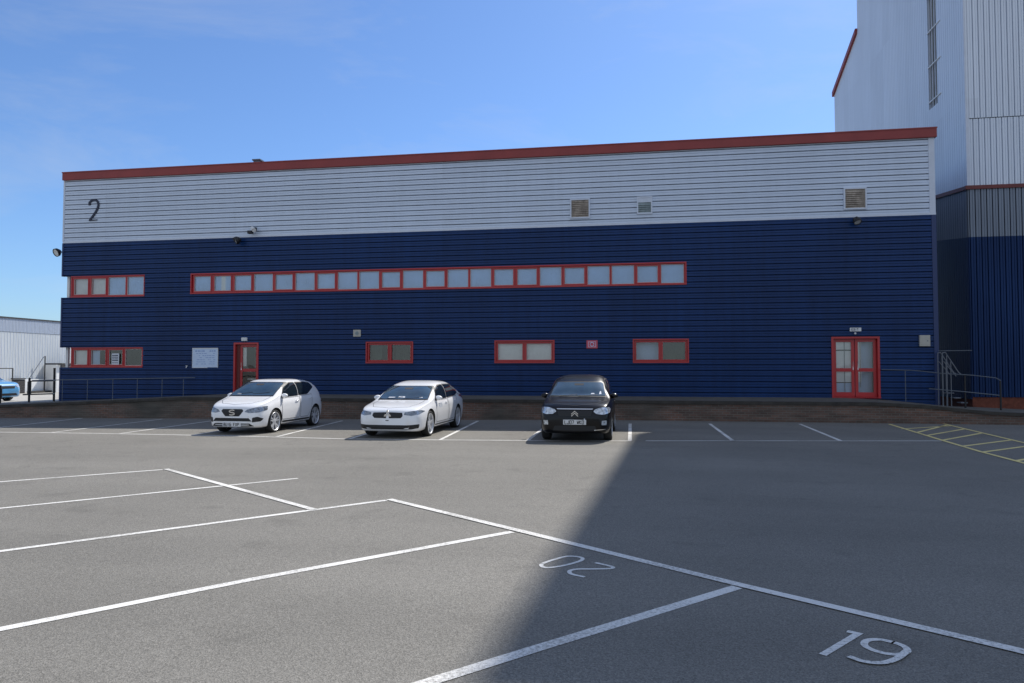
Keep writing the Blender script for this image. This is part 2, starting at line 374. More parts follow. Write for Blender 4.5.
# ------------------------------------------------------------------ raised walkway, ramps and retaining wall
PZ = .62
def walk_z(x):
    pts = [(-34, -.1), (-29, .06), (-24, .26), (-20, .43), (-16, PZ), (7.2, PZ), (8.6, .55), (10.4, .37), (13.5, .24), (24, .12)]
    for (a, za), (b, zb) in zip(pts, pts[1:]):
        if a <= x <= b: return za + (zb-za)*(x-a)/(b-a)
    return pts[0][1] if x < pts[0][0] else pts[-1][1]
XS = [-34, -32, -30, -29, -28, -26, -24, -22, -20, -18, -16, -10, -4, 2, 7.2, 7.9, 8.6, 9.5, 10.4, 11.5, 13.5, 17, 24]
YF = -3.3
bm = B()
prev = None
for x in XS:
    z = walk_z(x); back = 0.02 if -24 < x < 10 else 0.02
    cur = [bm.verts.new((x, YF+.22, z)), bm.verts.new((x, back, z + (.02)))]
    if prev: bm.faces.new((prev[0], cur[0], cur[1], prev[1]))
    prev = cur
tag(finish('walkway', bm, 'paving'), kind='structure')
rw = empty('retaining_wall', (0, YF, 0)); tag(rw, 'long low brick retaining wall with dark concrete coping in front of the blue building', 'wall')
bm = B(); prev = None
for x in XS:
    z = max(walk_z(x)-.08, gz(x)-.02); y0 = 0; y1 = .22
    cur = [bm.verts.new(p) for p in ((x, y0, gz(x)-.1), (x, y0, z), (x, y1, z), (x, y1, gz(x)-.1))]
    if prev:
        for k in range(4): bm.faces.new((prev[k], cur[k], cur[(k+1)%4], prev[(k+1)%4]))
    else: bm.faces.new(cur)
    prev = cur
bm.faces.new(prev); finish('brick_face', bm, 'brick', rw)
bm = B(); prev = None
for x in XS:
    z = walk_z(x)
    cur = [bm.verts.new(p) for p in ((x, -.05, z-.078), (x, -.05, z+.012), (x, .26, z+.014), (x, .26, z-.078))]
    if prev:
        for k in range(4): bm.faces.new((prev[k], cur[k], cur[(k+1)%4], prev[(k+1)%4]))
    else: bm.faces.new(cur)
    prev = cur
bm.faces.new(prev); finish('coping', bm, 'concrete', rw)

# far yard at the left, a little above the car park
sheet('concrete_yard', [-120, -60, -30.0, -24.2], [0.04, 20, 120], lambda x, y: .13 if x < -29 else .2, 'yard')

# ------------------------------------------------------------------ profiled cladding
PITCH = .2
def prof_points(a, b, base=0.0):
    """positions along the sheet and their depth, clipped to [a, b]"""
    P = []
    k0 = math.floor((a-base)/PITCH)-1
    k = k0
    raw = []
    while base + k*PITCH < b + PITCH:
        s = base + k*PITCH
        raw += [(s, 0.0), (s+.011, .054), (s+.086, .056), (s+.091, .036), (s+.102, .036), (s+.107, .056), (s+.170, .057), (s+.182, 0.0)]
        k += 1
    def val(q):
        for (p0, d0), (p1, d1) in zip(raw, raw[1:]):
            if p0 <= q <= p1: return d0 + (d1-d0)*(q-p0)/max(1e-9, p1-p0)
        return 0
    P = [(a, val(a))] + [(p, d) for p, d in raw if a+1e-4 < p < b-1e-4] + [(b, val(b))]
    return P
def clad_h(bm, x0, x1, z0, z1, y=0.0, base=0.0):
    """horizontal ribs on a wall facing -Y"""
    P = prof_points(z0, z1, base); prev = None
    for z, d in P:
        cur = (bm.verts.new((x0, y-d, z)), bm.verts.new((x1, y-d, z)))
        if prev:
            f_ = bm.faces.new((prev[0], prev[1], cur[1], cur[0]))
            if min(d, pd) < .03: f_.material_index = 1  # groove faces take the painted shade tone
        prev = cur; pd = d
def clad_v(bm, a, b, zf0, zf1, pos, base=0.0):
    """vertical ribs; pos(s, d) -> (x, y); zf0/zf1 are heights as functions of s"""
    P = prof_points(a, b, base); prev = None
    for s, d in P:
        x, y = pos(s, d)
        cur = (bm.verts.new((x, y, zf0(s))), bm.verts.new((x, y, zf1(s))))
        if prev:
            f_ = bm.faces.new((prev[0], cur[0], cur[1], prev[1]))
            if min(d, pd) < .03: f_.material_index = 1  # same painted shade in the upright grooves
        prev = cur; pd = d

# ------------------------------------------------------------------ main building
BX0, BX1 = -23.90, 10.22
BD = 11.0
office = empty('office_building', (BX0, 0, .62)); tag(office, 'long two storey navy and silver grey building with red window frames and red roof edge', 'building')
def W_(o):   # child made in world coordinates under a moved empty
    return o
def adopt(o, par):
    o.parent = par
    o.matrix_parent_inverse = Matrix.Translation(-Vector(par.location)) if par.rotation_euler.z == 0 else par.matrix_basis.inverted()
    return o
ZB, ZM, ZT = .60, 6.98, 9.64
openings = [  # x0,x1,z0,z1
    (-17.92, 1.86, 4.70, 5.54),
    (BX0, -20.02, 4.65, 5.55), (BX0, -20.05, 1.70, 2.54),
    (-10.36, -8.44, 1.86, 2.70), (-5.24, -2.96, 1.86, 2.72), (-.08, 1.92, 1.86, 2.74),
    (-15.96, -14.88, .62, 2.70), (6.78, 8.36, .62, 2.77)]
def wall_regions(z0, z1):
    zs = sorted({z0, z1} | {z for o in openings for z in o[2:4] if z0 < z < z1})
    out = []
    for a, b in zip(zs, zs[1:]):
        ops = sorted([o for o in openings if o[2] < (a+b)/2 < o[3]])
        x = BX0
        for o in ops:
            if o[0] > x+1e-4: out.append((x, o[0], a, b))
            x = max(x, o[1])
        if x < BX1-1e-4: out.append((x, BX1-.0, a, b))
    return out
bm = B()
for r in wall_regions(ZB, ZM):
    # foot of the wall follows the falling walkway
    xa_ = r[0]; kk = math.floor(xa_/7.3)+1
    while xa_ < r[1]-1e-3:
        xb_ = min(r[1], kk*7.3); clad_h(bm, xa_, min(r[1], xb_+.02), r[2], r[3], y=-.004*(kk % 2)); xa_ = xb_; kk += 1
# lower skirt where the walkway drops at the two ends
clad_h(bm, BX0, -14.5, -.1, ZB); clad_h(bm, 7.0, BX1, .1, ZB)
adopt(finish('blue_cladding', bm, ['blue_clad', 'blue_joint'], recalc=False), office)
bm = B(); xa_ = BX0+.02; kk = math.floor(xa_/7.3)+1
while xa_ < BX1-1e-3:
    xb_ = min(BX1, kk*7.3); clad_h(bm, xa_, min(BX1, xb_+.02), ZM+.06, ZT, y=-.004*(kk % 2)); xa_ = xb_; kk += 1
adopt(finish('grey_cladding', bm, ['grey_clad', 'grey_joint'], recalc=False), office)
bm = B(); box(bm, BX0-.01, BX1+.03, -.072, -.002, ZM-.02, ZM+.058); adopt(finish('drip_flashing', bm, 'grey_trim'), office)
# corner trims
bm = B(); box(bm, BX1-.17, BX1+.02, -.074, .05, ZM+.06, ZT+.01); adopt(finish('corner_trim', bm, 'grey_trim'), office)
bm = B(); box(bm, BX0-.025, BX0+.05, -.074, .06, ZM+.06, ZT+.01); adopt(finish('corner_trim', bm, 'grey_trim'), office)
bm = B(); box(bm, BX1-.12, BX1+.03, -.074, .05, .2, ZM-.022); adopt(finish('corner_trim', bm, 'blue_trim'), office)
for z0, z1 in ((5.55, ZM-.022), (2.54, 4.65), (.1, 1.70)):
    bm = B(); box(bm, BX0-.03, BX0+.04, -.074, .06, z0, z1); adopt(finish('corner_trim', bm, 'blue_trim'), office)
# fascia, kicked down a little with the gutter lip
bm = B(); box(bm, BX0-.03, BX1+.08, -.16, .12, ZT, 9.96, bev=.012); box(bm, BX0-.04, BX1+.09, -.18, -.02, 9.945, 9.985)
adopt(finish('roof_fascia', bm, 'fascia'), office)
# roof, side and back walls (body)
bm = B()
v = [bm.verts.new(p) for p in ((BX0, .12, 9.8), (BX1, .12, 9.8), (BX1, BD, 9.5), (BX0, BD, 9.5))]
bm.faces.new(v); adopt(finish('roof', bm, 'dark_roof'), office)
bm = B()
for z0, z1, m_ in ((5.56, ZT+.2, 0), (2.55, 4.64, 0), (-.15, 1.69, 0)):
    a = [bm.verts.new(p) for p in ((BX0, .03, z0), (BX0, BD, z0), (BX0, BD, z1), (BX0, .03, z1))]; bm.faces.new(a)
a = [bm.verts.new(p) for p in ((BX1, .03, 0), (BX1, BD, 0), (BX1, BD, 9.8), (BX1, .03, 9.8))]; bm.faces.new(a)
a = [bm.verts.new(p) for p in ((BX0, BD, 0), (BX1, BD, 0), (BX1, BD, 9.8), (BX0, BD, 9.8))]; bm.faces.new(a)
# recess behind the corner ribbon windows
for z0, z1 in ((4.64, 5.56), (1.69, 2.55)):
    for z in (z0, z1):
        a = [bm.verts.new(p) for p in ((BX0, .03, z), (-19.9, .03, z), (-19.9, BD, z), (BX0, BD, z))]; bm.faces.new(a)
adopt(finish('side_and_rear_walls', bm, 'blue_clad'), office)

# windows ------------------------------------------------------
def window_light(x0, x1, z0, z1, casement, blind, yb=.06, bead=True):
    """one framed light: frame mesh (part) with pane and blind below it (sub-parts)"""
    bm = B(); fw = .036
    yf = -.01
    for a in ((x0, x0+fw, z0, z1), (x1-fw, x1, z0, z1), (x0+fw, x1-fw, z0, z0+fw), (x0+fw, x1-fw, z1-fw, z1)):
        box(bm, a[0], a[1], yf, yb+.05, a[2], a[3])
    ix0, ix1, iz0, iz1 = x0+fw, x1-fw, z0+fw, z1-fw
    if casement:
        c = .040
        for a in ((ix0, ix0+c, iz0, iz1), (ix1-c, ix1, iz0, iz1), (ix0+c, ix1-c, iz0, iz0+c), (ix0+c, ix1-c, iz1-c, iz1)):
            box(bm, a[0]+.001, a[1]-.001, yf-.018, yb+.03, a[2]+.001, a[3]-.001, bev=.004)
        ix0 += c; ix1 -= c; iz0 += c; iz1 -= c
    w = adopt(finish('window', bm, 'red_frame'), office)
    if bead:
        bm = B(); t = .016
        for a in ((ix0, ix0+t, iz0, iz1), (ix1-t, ix1, iz0, iz1), (ix0+t, ix1-t, iz0, iz0+t), (ix0+t, ix1-t, iz1-t, iz1)):
            box(bm, a[0], a[1], .004, .03, a[2], a[3])
        o = finish('glazing_bead', bm, 'bead'); o.parent = w
    bm = B(); quad_y(bm, ix0+.001, ix1-.001, .032, iz0+.001, iz1-.001)
    o = finish('pane', bm, 'glass', recalc=False); o.parent = w
    for (bx0, bx1, bz0, bz1, mm, dy) in blind:
        bm = B()
        X0 = ix0 + (ix1-ix0)*bx0 - .03; X1 = ix0 + (ix1-ix0)*bx1 + .03; Z0 = iz0 + (iz1-iz0)*bz0 - .03; Z1 = iz0+(iz1-iz0)*bz1 + .03
        n = max(2, int((X1-X0)/.09)); prev = None
        for k in range(n+1):
            x = X0 + (X1-X0)*k/n; y = dy + (.003 if k % 2 else 0)
            cur = (bm.verts.new((x, y, Z0)), bm.verts.new((x, y, Z1)))
            if prev: bm.faces.new((prev[0], cur[0], cur[1], prev[1]))
            prev = cur
        o = finish('blind' if mm != 'interior' and mm != 'interior_mid' else 'room_behind', bm, mm); o.parent = w
    return w
def fix_child_inverse(w):
    pass
FULL = [(0, 1, 0, 1, 'blind', .055)]
SM = {1, 2, 3, 5, 7, 10, 12, 15, 16, 18, 21}
x0s, x1s = -17.87, 1.81
pw = (x1s-x0s)/22
for i in range(22):
    xa = x0s + i*pw
    bl = FULL if i not in (1,) else [(0, .38, 0, 1, 'blind', .055), (.42, .62, 0, 1, 'blind_light', .055), (.66, 1, 0, 1, 'blind', .055)]
    window_light(xa+.004, xa+pw-.004, 4.74, 5.50, (i+1) in SM, bl)
def surround(x0, x1, z0, z1, d=.05, t=.045, sill=True):
    bm = B(); y0 = -.078; y1 = .12
    box(bm, x0, x1, y0, y1, z1-t, z1); box(bm, x0, x1, y0-.02, y1, z0, z0+t)
    box(bm, x0, x0+t, y0, y1, z0+t, z1-t); box(bm, x1-t, x1, y0, y1, z0+t, z1-t)
    adopt(finish('window_surround', bm, 'red_frame'), office)
surround(-17.92, 1.86, 4.70, 5.54)
# corner ribbon windows, set back from the corner
for (xs, z0, z1, kinds) in ((( -23.45, -22.62, -21.78, -20.90, -20.06), 4.69, 5.51, 'ccff'), ((-23.38, -22.58, -21.72, -20.93, -20.09), 1.74, 2.50, 'cccf')):
    low = z0 < 3
    for i in range(4):
        if low: bl = [[(0,1,0,1,'blind_light',.10)], [(0,.45,0,1,'blind',.10), (.45,1,0,1,'interior_mid',.5)], [(0,1,0,1,'interior',.5)], [(0,1,0,1,'interior',.5)]][i]
        else: bl = [[(0,1,0,1,'blind_light',.10)], [(0,1,0,1,'blind_light',.10)], FULL, FULL][i]
        window_light(xs[i]+.004, xs[i+1]-.004, z0, z1, kinds[i] == 'c', bl)
    # surround
    bm = B(); a, b = xs[0]-.05, xs[-1]+.05
    box(bm, a, b, -.05, .12, z1, z1+.04); box(bm, a, b, -.08, .12, z0-.045, z0); box(bm, a, xs[0], -.028, .12, z0, z1)
    if low: box(bm, xs[-1], b, -.03, .12, z0, z1)
    adopt(finish('window_surround', bm, 'red_frame'), office)
    # glazing returning along the side wall, set in from the corner
    bm = B(); x = a+.02
    ys = [.14 + k*1.1 for k in range(9)]
    box(bm, x-.0, x+.06, .12, ys[-1], z1-.05, z1+.06); box(bm, x, x+.06, .12, ys[-1], z0-.06, z0+.03)
    for y in ys: box(bm, x+.001, x+.059, y-.03, y+.03, z0+.03, z1-.05)
    w = adopt(finish('side_window', bm, 'red_frame'), office)
    bm = B(); bm.faces.new([bm.verts.new(p) for p in ((x+.02, ys[-1], z0+.03), (x+.02, .12, z0+.03), (x+.02, .12, z1-.05), (x+.02, ys[-1], z1-.05))]); o = finish('pane', bm, 'glass', recalc=False); o.parent = w
    bm = B(); box(bm, x+.1, x+.11, .6, ys[-1], z0+.03, z1-.05); o = finish('blind', bm, 'blind_light'); o.parent = w
    bm = B(); box(bm, BX0+.10, BX0+.22, .1, .2, z0-.05, z1+.05); adopt(finish('corner_post', bm, 'white'), office)
# three ground floor windows
specs = [(-10.36, -8.44, 1.86, 2.70, [[(0,.5,0,1,'interior_mid',.3), (.5,1,0,1,'interior',.6)], [(0,1,0,1,'interior_mid',.6)]]),
         (-5.24, -2.96, 1.86, 2.72, [[(0,1,0,1,'blind_light',.10)], [(0,1,0,1,'blind_light',.10)]]),
         (-.08, 1.92, 1.86, 2.74, [[(0,1,0,1,'blind',.35)], [(0,1,0,1,'interior_mid',.3)]])]
for k, (a, b, z0, z1, bl) in enumerate(specs):
    surround(a, b, z0, z1)
    m_ = (a+b)/2
    window_light(a+.05, m_-.002, z0+.05, z1-.05, True, bl[0], bead=k == 1)
    window_light(m_+.002, b-.05, z0+.05, z1-.05, True, bl[1], bead=k == 1)

# doors --------------------------------------------------------
def door_leaf(x0, x1, z0, z1, zrail, interior, handle_x, y=0.05):
    bm = B(); t = .10
    box(bm, x0, x0+t, y, y+.05, z0, z1, bev=.004); box(bm, x1-t, x1, y, y+.05, z0, z1, bev=.004)
    for a, b in ((z0, z0+.16), (zrail-.05, zrail+.07), (z1-.10, z1)): box(bm, x0+t, x1-t, y+.002, y+.048, a, b)
    d = adopt(finish('door', bm, 'red_frame'), office)
    bm = B(); quad_y(bm, x0+t, x1-t, y+.02, z0+.16, z1-.10); o = finish('pane', bm, 'glass', recalc=False); o.parent = d
    bm = B(); tube(bm, [(handle_x, y-.005, zrail+.02), (handle_x, y-.05, zrail+.02), (handle_x, y-.05, zrail+.3), (handle_x, y-.005, zrail+.3)], .012)
    o = finish('handle', bm, 'chrome'); o.parent = d
    for (a0, a1, b0, b1, mm, dy) in interior:
        bm = B(); box(bm, a0, a1, dy, dy+.01, b0, b1); o = finish('hallway_panel', bm, mm); o.parent = d
    return d
def door_frame(x0, x1, z0, z1, t=.07):
    bm = B()
    box(bm, x0, x0+t, -.078, .13, z0, z1); box(bm, x1-t, x1, -.078, .13, z0, z1); box(bm, x0+t, x1-t, -.076, .13, z1-t, z1)
    box(bm, x0, x1, -.12, .13, z0-.03, z0)
    adopt(finish('door_frame', bm, 'red_frame'), office)
door_frame(-15.96, -14.88, .66, 2.70)
bx_ = bx('door_reveal', (-15.895, -15.742, .03, .09, .67, 2.62), 'fascia_dull', None); adopt(bx_, office)
door_leaf(-15.74, -14.95, .67, 2.62, 1.58, [(-15.65, -15.5, 1.75, 2.5, 'blind_light', .12), (-15.6, -15.0, .9, 2.6, 'interior_mid', .9), (-15.55, -15.05, 1.2, 1.25, 'blind_light', .3)], -15.66)
door_frame(6.78, 8.36, .66, 2.77)
door_leaf(6.86, 7.56, .67, 2.69, 1.60, [(6.90, 7.52, 1.18, 2.28, 'blind_light', .13), (6.90, 7.52, 2.32, 2.66, 'blind_light', .13), (6.9, 7.52, .7, 1.15, 'blind', .18), (7.24, 7.26, .7, 2.7, 'galv', .11)], 7.50)
door_leaf(7.58, 8.28, .67, 2.69, 1.60, [(7.6, 7.80, 1.18, 2.66, 'blind_light', .13), (7.6, 8.25, .7, 2.68, 'blind', .42), (7.76, 7.78, 1.0, 2.6, 'galv', .11)], 7.66)
# dark rooms behind every opening so nothing shows through
bm = B()
box(bm, BX0+.7, BX1-.1, 1.2, 1.25, .4, 6.5)
adopt(finish('inner_wall', bm, 'interior'), office)
bm = B(); box(bm, BX0+.6, BX1-.1, .14, 1.2, .55, .6); box(bm, BX0+.6, BX1-.1, .14, 1.2, 3.3, 3.4); box(bm, BX0+.6, BX1-.1, .14, 1.2, 6.2, 6.3)
adopt(finish('inner_floor', bm, 'interior'), office)

# louvred vents in the grey band
def vent(x0, x1, z0, z1, m_, blank_top=False):
    bm = B(); t = .05; y0 = -.115
    box(bm, x0, x0+t, y0, 0, z0, z1); box(bm, x1-t, x1, y0, 0, z0, z1); box(bm, x0+t, x1-t, y0, 0, z0, z0+t); box(bm, x0+t, x1-t, y0, 0, z1-t, z1)
    f = adopt(finish('louvre_vent', bm, 'grey_trim'), office)
    bm = B(); zz = z0+t
    top = z1-t if not blank_top else z0+(z1-z0)*.62
    while zz < top-.04:
        a = [bm.verts.new(p) for p in ((x0+t, -.108, zz), (x1-t, -.108, zz), (x1-t, -.072, zz+.058), (x0+t, -.072, zz+.058))]; bm.faces.new(a)
        zz += .07
    a = [bm.verts.new(p) for p in ((x0+t, -.066, z0+t), (x1-t, -.066, z0+t), (x1-t, -.066, z1-t), (x0+t, -.066, z1-t))]; bm.faces.new(a)
    o = finish('louvre_blades', bm, m_); o.parent = f
    if blank_top:
        bm = B(); box(bm, x0+t, x1-t, -.10, -.07, top+.03, z1-t); o = finish('hood', bm, 'grey_trim'); o.parent = f
vent(-2.36, -1.62, 7.25, 7.99, 'louvre'); vent(.10, .66, 7.33, 7.98, 'louvre_grey', True); vent(7.26, 8.02, 7.23, 8.0, 'louvre')
# roof outlet
bm = B(); box(bm, -15.42, -15.16, .3, .55, 9.7, 10.2); box(bm, -15.46, -15.10, .26, .6, 10.2, 10.25)
adopt(finish('roof_outlet', bm, 'grey_metal'), office)

# ------------------------------------------------------------------ things on the wall
def thing(name, loc, label, cat, group=None, rz=0):
    return tag(empty(name, loc, rz), label, cat, group)
# numeral 2
bm = B()
pts = smooth_pts([(-.23, 0, .22), (-.22, 0, .34), (-.08, 0, .43), (.10, 0, .41), (.19, 0, .27), (.16, 0, .08), (.02, 0, -.15), (-.15, 0, -.36), (-.20, 0, -.43)], False, 5)
def flat_stroke(bm, pts, w, y0, y1):
    P = [Vector((p[0], p[2])) for p in pts]; rows = []
    for i, p in enumerate(P):
        a = P[max(0, i-1)]; b = P[min(len(P)-1, i+1)]; d = (b-a).normalized(); n = Vector((-d.y, d.x))
        ww = w[i] if isinstance(w, list) else w
        l = p+n*ww/2; r = p-n*ww/2
        rows.append([bm.verts.new((l.x, y0, l.y)), bm.verts.new((r.x, y0, r.y)), bm.verts.new((r.x, y1, r.y)), bm.verts.new((l.x, y1, l.y))])
    for a, b in zip(rows, rows[1:]):
        for k in range(4): bm.faces.new((a[k], b[k], b[(k+1)%4], a[(k+1)%4]))
    bm.faces.new(rows[0]); bm.faces.new(rows[-1])
flat_stroke(bm, pts, .085, -.03, .02)
flat_stroke(bm, [(-.235, 0, -.42), (.0, 0, -.42), (.15, 0, -.41)], [.055, .045, .03], -.031, .021)
o = finish('building_numeral', bm, 'numeral'); o.location = (-22.43, -.065, 8.32); tag(o, 'large dark numeral 2 fixed high on the silver grey cladding', 'number sign')

def box_thing(name, x0, x1, z0, z1, dep, m_, label, cat, parts=(), group=None, bev=.01):
    t = thing(name, ((x0+x1)/2, -.058, z0), label, cat, group)
    w = (x1-x0)/2; h = z1-z0
    bm = B(); box(bm, -w, w, -dep, 0, 0, h, bev=bev); finish('casing', bm, m_, t)
    for (pn, a0, a1, b0, b1, mm) in parts:
        bm = B(); box(bm, a0*w, a1*w, -dep-.006, -dep+.002, b0*h, b1*h); finish(pn, bm, mm, t)
    return t
# notice board: board with rows of lettering
t = thing('notice_board', (-17.21, -.06, 1.68), 'pale blue white notice board on the blue wall left of the single door', 'sign')
bm = B(); box(bm, -.56, .56, -.02, 0, .02, .79, bev=.004); finish('board', bm, 'signwhite', t)
bm = B(); box(bm, -.57, .57, -.03, .002, .775, .81); box(bm, -.57, -.555, -.03, .002, 0, .775); box(bm, .555, .57, -.03, .002, 0, .775); box(bm, -.555, .1, -.03, .002, 0, .02); finish('frame', bm, 'white', t)
bm = B(); rnd = random.Random(3)
for r_ in range(7):
    z = .66 - r_*.085; x = -.46 + rnd.random()*.08
    while x < .4:
        w = .04 + rnd.random()*.09
        if rnd.random() < .82: box(bm, x, min(x+w, .46), -.023, -.019, z, z+(.05 if r_ == 0 else .022))
        x += w+.025
    if r_ == 4: pass
finish('lettering', bm, 'signtext', t)
# red alarm sign
t = box_thing('fire_alarm_sign', -1.77, -1.36, 2.40, 2.70, .03, 'alarmred', 'small red and pink sign on the blue wall above the black car', 'sign')
bm = B(); tube(bm, [(.07*math.cos(a), -.033, .15+.07*math.sin(a)) for a in [k*math.pi/8 for k in range(16)]], .012, closed=True); box(bm, -.14, .14, -.034, -.029, .05, .062); box(bm, -.14, .14, -.034, -.029, .24, .252)
box(bm, -.14, -.128, -.034, -.029, .062, .24); box(bm, .128, .14, -.034, -.029, .062, .24); finish('emblem', bm, 'signwhite', t)
t = box_thing('intercom_box', -10.87, -10.56, 2.90, 3.17, .05, 'cream', 'small cream square box above left of the window nearest the single door', 'wall box')
bm = B(); lathe(bm, [(-.056, 0), (-.056, .07), (-.052, .075), (-.048, .07)], 'y', 16, (0, 0, .135)); finish('grille', bm, 'louvre_grey', t)
t = box_thing('meter_box', 9.62, 9.95, 2.42, 2.80, .10, 'cream', 'cream metal meter box at the right end of the blue wall', 'meter box')
bm = B(); box(bm, -.13, .13, -.106, -.099, .05, .33, bev=.003); finish('lid', bm, 'cream', t)
bm = B(); box(bm, .06, .09, -.112, -.104, .17, .2); finish('catch', bm, 'galv', t)
def letters(par, word, x, z, h, y, m_, nm='lettering'):
    """block capitals as strokes; x is the left edge, facing -Y"""
    F = {'E': [((0,0),(0,1)), ((0,1),(1,1)), ((0,.5),(.8,.5)), ((0,0),(1,0))], 'X': [((0,0),(1,1)), ((0,1),(1,0))], 'I': [((.5,0),(.5,1))], 'T': [((.5,0),(.5,1)), ((0,1),(1,1))],
         'U': [((0,1),(0,0)), ((0,0),(1,0)), ((1,0),(1,1))], 'B': [((0,0),(0,1)), ((0,1),(.8,1)), ((.8,1),(.8,.5)), ((0,.5),(.9,.5)), ((.9,.5),(.9,0)), ((0,0),(.9,0))], 'D': [((0,0),(0,1)), ((0,1),(.7,1)), ((.7,1),(1,.7)), ((1,.7),(1,.3)), ((1,.3),(.7,0)), ((.7,0),(0,0))],
         'L': [((0,1),(0,0)), ((0,0),(1,0))], 'J': [((1,1),(1,0)), ((1,0),(0,0)), ((0,0),(0,.3))], 'M': [((0,0),(0,1)), ((0,1),(.5,.4)), ((.5,.4),(1,1)), ((1,1),(1,0))], 'V': [((0,1),(.5,0)), ((.5,0),(1,1))], 'F': [((0,0),(0,1)), ((0,1),(1,1)), ((0,.5),(.8,.5))],
         'P': [((0,0),(0,1)), ((0,1),(1,1)), ((1,1),(1,.5)), ((1,.5),(0,.5))], 'O': [((0,0),(0,1)), ((0,1),(1,1)), ((1,1),(1,0)), ((1,0),(0,0))], '0': [((0,0),(0,1)), ((0,1),(1,1)), ((1,1),(1,0)), ((1,0),(0,0))], '1': [((.5,0),(.5,1))],
         '5': [((1,1),(0,1)), ((0,1),(0,.55)), ((0,.55),(1,.55)), ((1,.55),(1,0)), ((1,0),(0,0))], '6': [((1,1),(0,1)), ((0,1),(0,0)), ((0,0),(1,0)), ((1,0),(1,.5)), ((1,.5),(0,.5))], '7': [((0,1),(1,1)), ((1,1),(.4,0))], 'K': [((0,0),(0,1)), ((0,.5),(1,1)), ((0,.5),(1,0))], 'W': [((0,1),(.25,0)), ((.25,0),(.5,.6)), ((.5,.6),(.75,0)), ((.75,0),(1,1))],
         'S': [((1,1),(0,1)), ((0,1),(0,.5)), ((0,.5),(1,.5)), ((1,.5),(1,0)), ((1,0),(0,0))], ' ': []}
    bm = B(); w = h*.5; st = h*.17; cx = x
    for ch in word:
        for k, (a, b) in enumerate(F.get(ch, [])):
            p = [(cx + a[0]*w, y, z + a[1]*h), (cx + b[0]*w, y, z+b[1]*h)]
            flat_stroke(bm, p, st, y-.0015-k*.0003, y+.002)
        cx += w + h*.24
    return finish(nm, bm, m_, par)
t = box_thing('exit_light', -15.60, -15.36, 2.76, 2.90, .08, 'white', 'small white emergency light above the single red door', 'light', bev=.015)
bm = B(); box(bm, -.10, .10, -.086, -.079, .03, .11); finish('diffuser', bm, 'lamp_face', t)
t = box_thing('exit_sign', 7.39, 7.76, 2.95, 3.08, .05, 'white', 'white EXIT sign above the red double doors', 'sign', bev=.006)
letters(t, 'EXIT', -.13, .025, .08, -.052, 'numeral')
bm = B(); lathe(bm, [(-.0, .03), (-.06, .04), (-.1, .03), (-.11, 0)], 'y', 14, (-.02, 0, -.07)); finish('lamp', bm, 'lamp_face', t)
# poster in the corner window
t = thing('window_poster', (-21.33, -.03, 1.80), 'small white printed poster stuck inside the lower corner window', 'poster')
bm = B(); box(bm, -.17, .17, .004, .008, 0, .48); finish('sheet', bm, 'paper', t)
bm = B()
for z, hh in ((.36, .06), (.27, .05), (.17, .06), (.08, .03)):
    x = -.14
    while x < .12: box(bm, x, x+.04, .001, .0045, z, z+hh); x += .055
finish('print', bm, 'numeral', t)
t = thing('outside_tap', (-18.02, -.04, 1.68), 'tiny pale hose tap on the wall left of the notice board', 'tap')
bm = B(); tube(bm, [(0, .03, .05), (0, -.06, .05), (0, -.09, 0)], .018); finish('spout', bm, 'white', t)
bm = B(); tube(bm, [(-.04, -.05, .085), (.04, -.05, .085)], .012); tube(bm, [(0, -.05, .05), (0, -.05, .085)], .01); finish('valve', bm, 'white', t)

# floodlights
def floodlight(name, loc, label, aim, arm, size=.15):
    t = thing(name, loc, label, 'floodlight')
    bm = B(); tube(bm, [(0, .06, 0), arm[0], arm[1]], .02); box(bm, -.06, .06, .0, .05, -.08, .08); finish('bracket', bm, 'black', t)
    d = Vector(aim).normalized(); q = d.to_track_quat('Z', 'Y')
    bm = B(); lathe(bm, [(-.16, 0), (-.16, size*.5), (-.05, size), (.05, size*1.05), (.06, size*.98), (.03, size*.9)], 'z', 20)
    for v in bm.verts: v.co = q @ v.co + Vector(arm[1])
    finish('housing', bm, 'black', t)
    bm = B(); lathe(bm, [(.035, 0), (.035, size*.88)], 'z', 20)
    for v in bm.verts: v.co = q @ v.co + Vector(arm[1])
    finish('lamp_glass', bm, 'lamp_face', t)
    return t
floodlight('floodlight', (-15.98, -.06, 6.90), 'black floodlight with pale face on the blue wall above the single door', (-.9, -.7, -.5), ((0, -.18, 0), (.22, -.24, -.10)), .15)
floodlight('floodlight', (7.62, -.06, 6.85), 'black floodlight on the blue wall above the double doors', (.2, -.55, -1), ((0, -.16, .02), (.02, -.24, -.08)), .13)
t = floodlight('floodlight', (-23.9, -.02, 6.60), 'round floodlight on an arm off the left corner of the building', (-.3, -1, -.5), ((-.12, -.06, 0), (-.24, -.10, -.03)), .17)
t = thing('security_camera', (-15.08, -.06, 7.28), 'small white and black security camera on the grey band', 'camera')
bm = B(); box(bm, -.05, .05, -.02, .04, -.07, .07); tube(bm, [(0, 0, 0), (0, -.14, 0), (-.06, -.2, -.06)], .018); finish('bracket', bm, 'black', t)
bm = B(); lathe(bm, [(-.16, 0), (-.16, .07), (.10, .08), (.14, .085), (.14, .0)], 'x', 16)
rm = Matrix.Rotation(R(35), 4, 'Y') @ Matrix.Rotation(R(-40), 4, 'Z')
for v in bm.verts: v.co = rm @ v.co + Vector((.02, -.22, -.04))
finish('camera_body', bm, 'white', t)
bm = B(); box(bm, -.20, -.02, -.30, -.10, -.22, -.10, bev=.02); finish('sensor', bm, 'black', t)

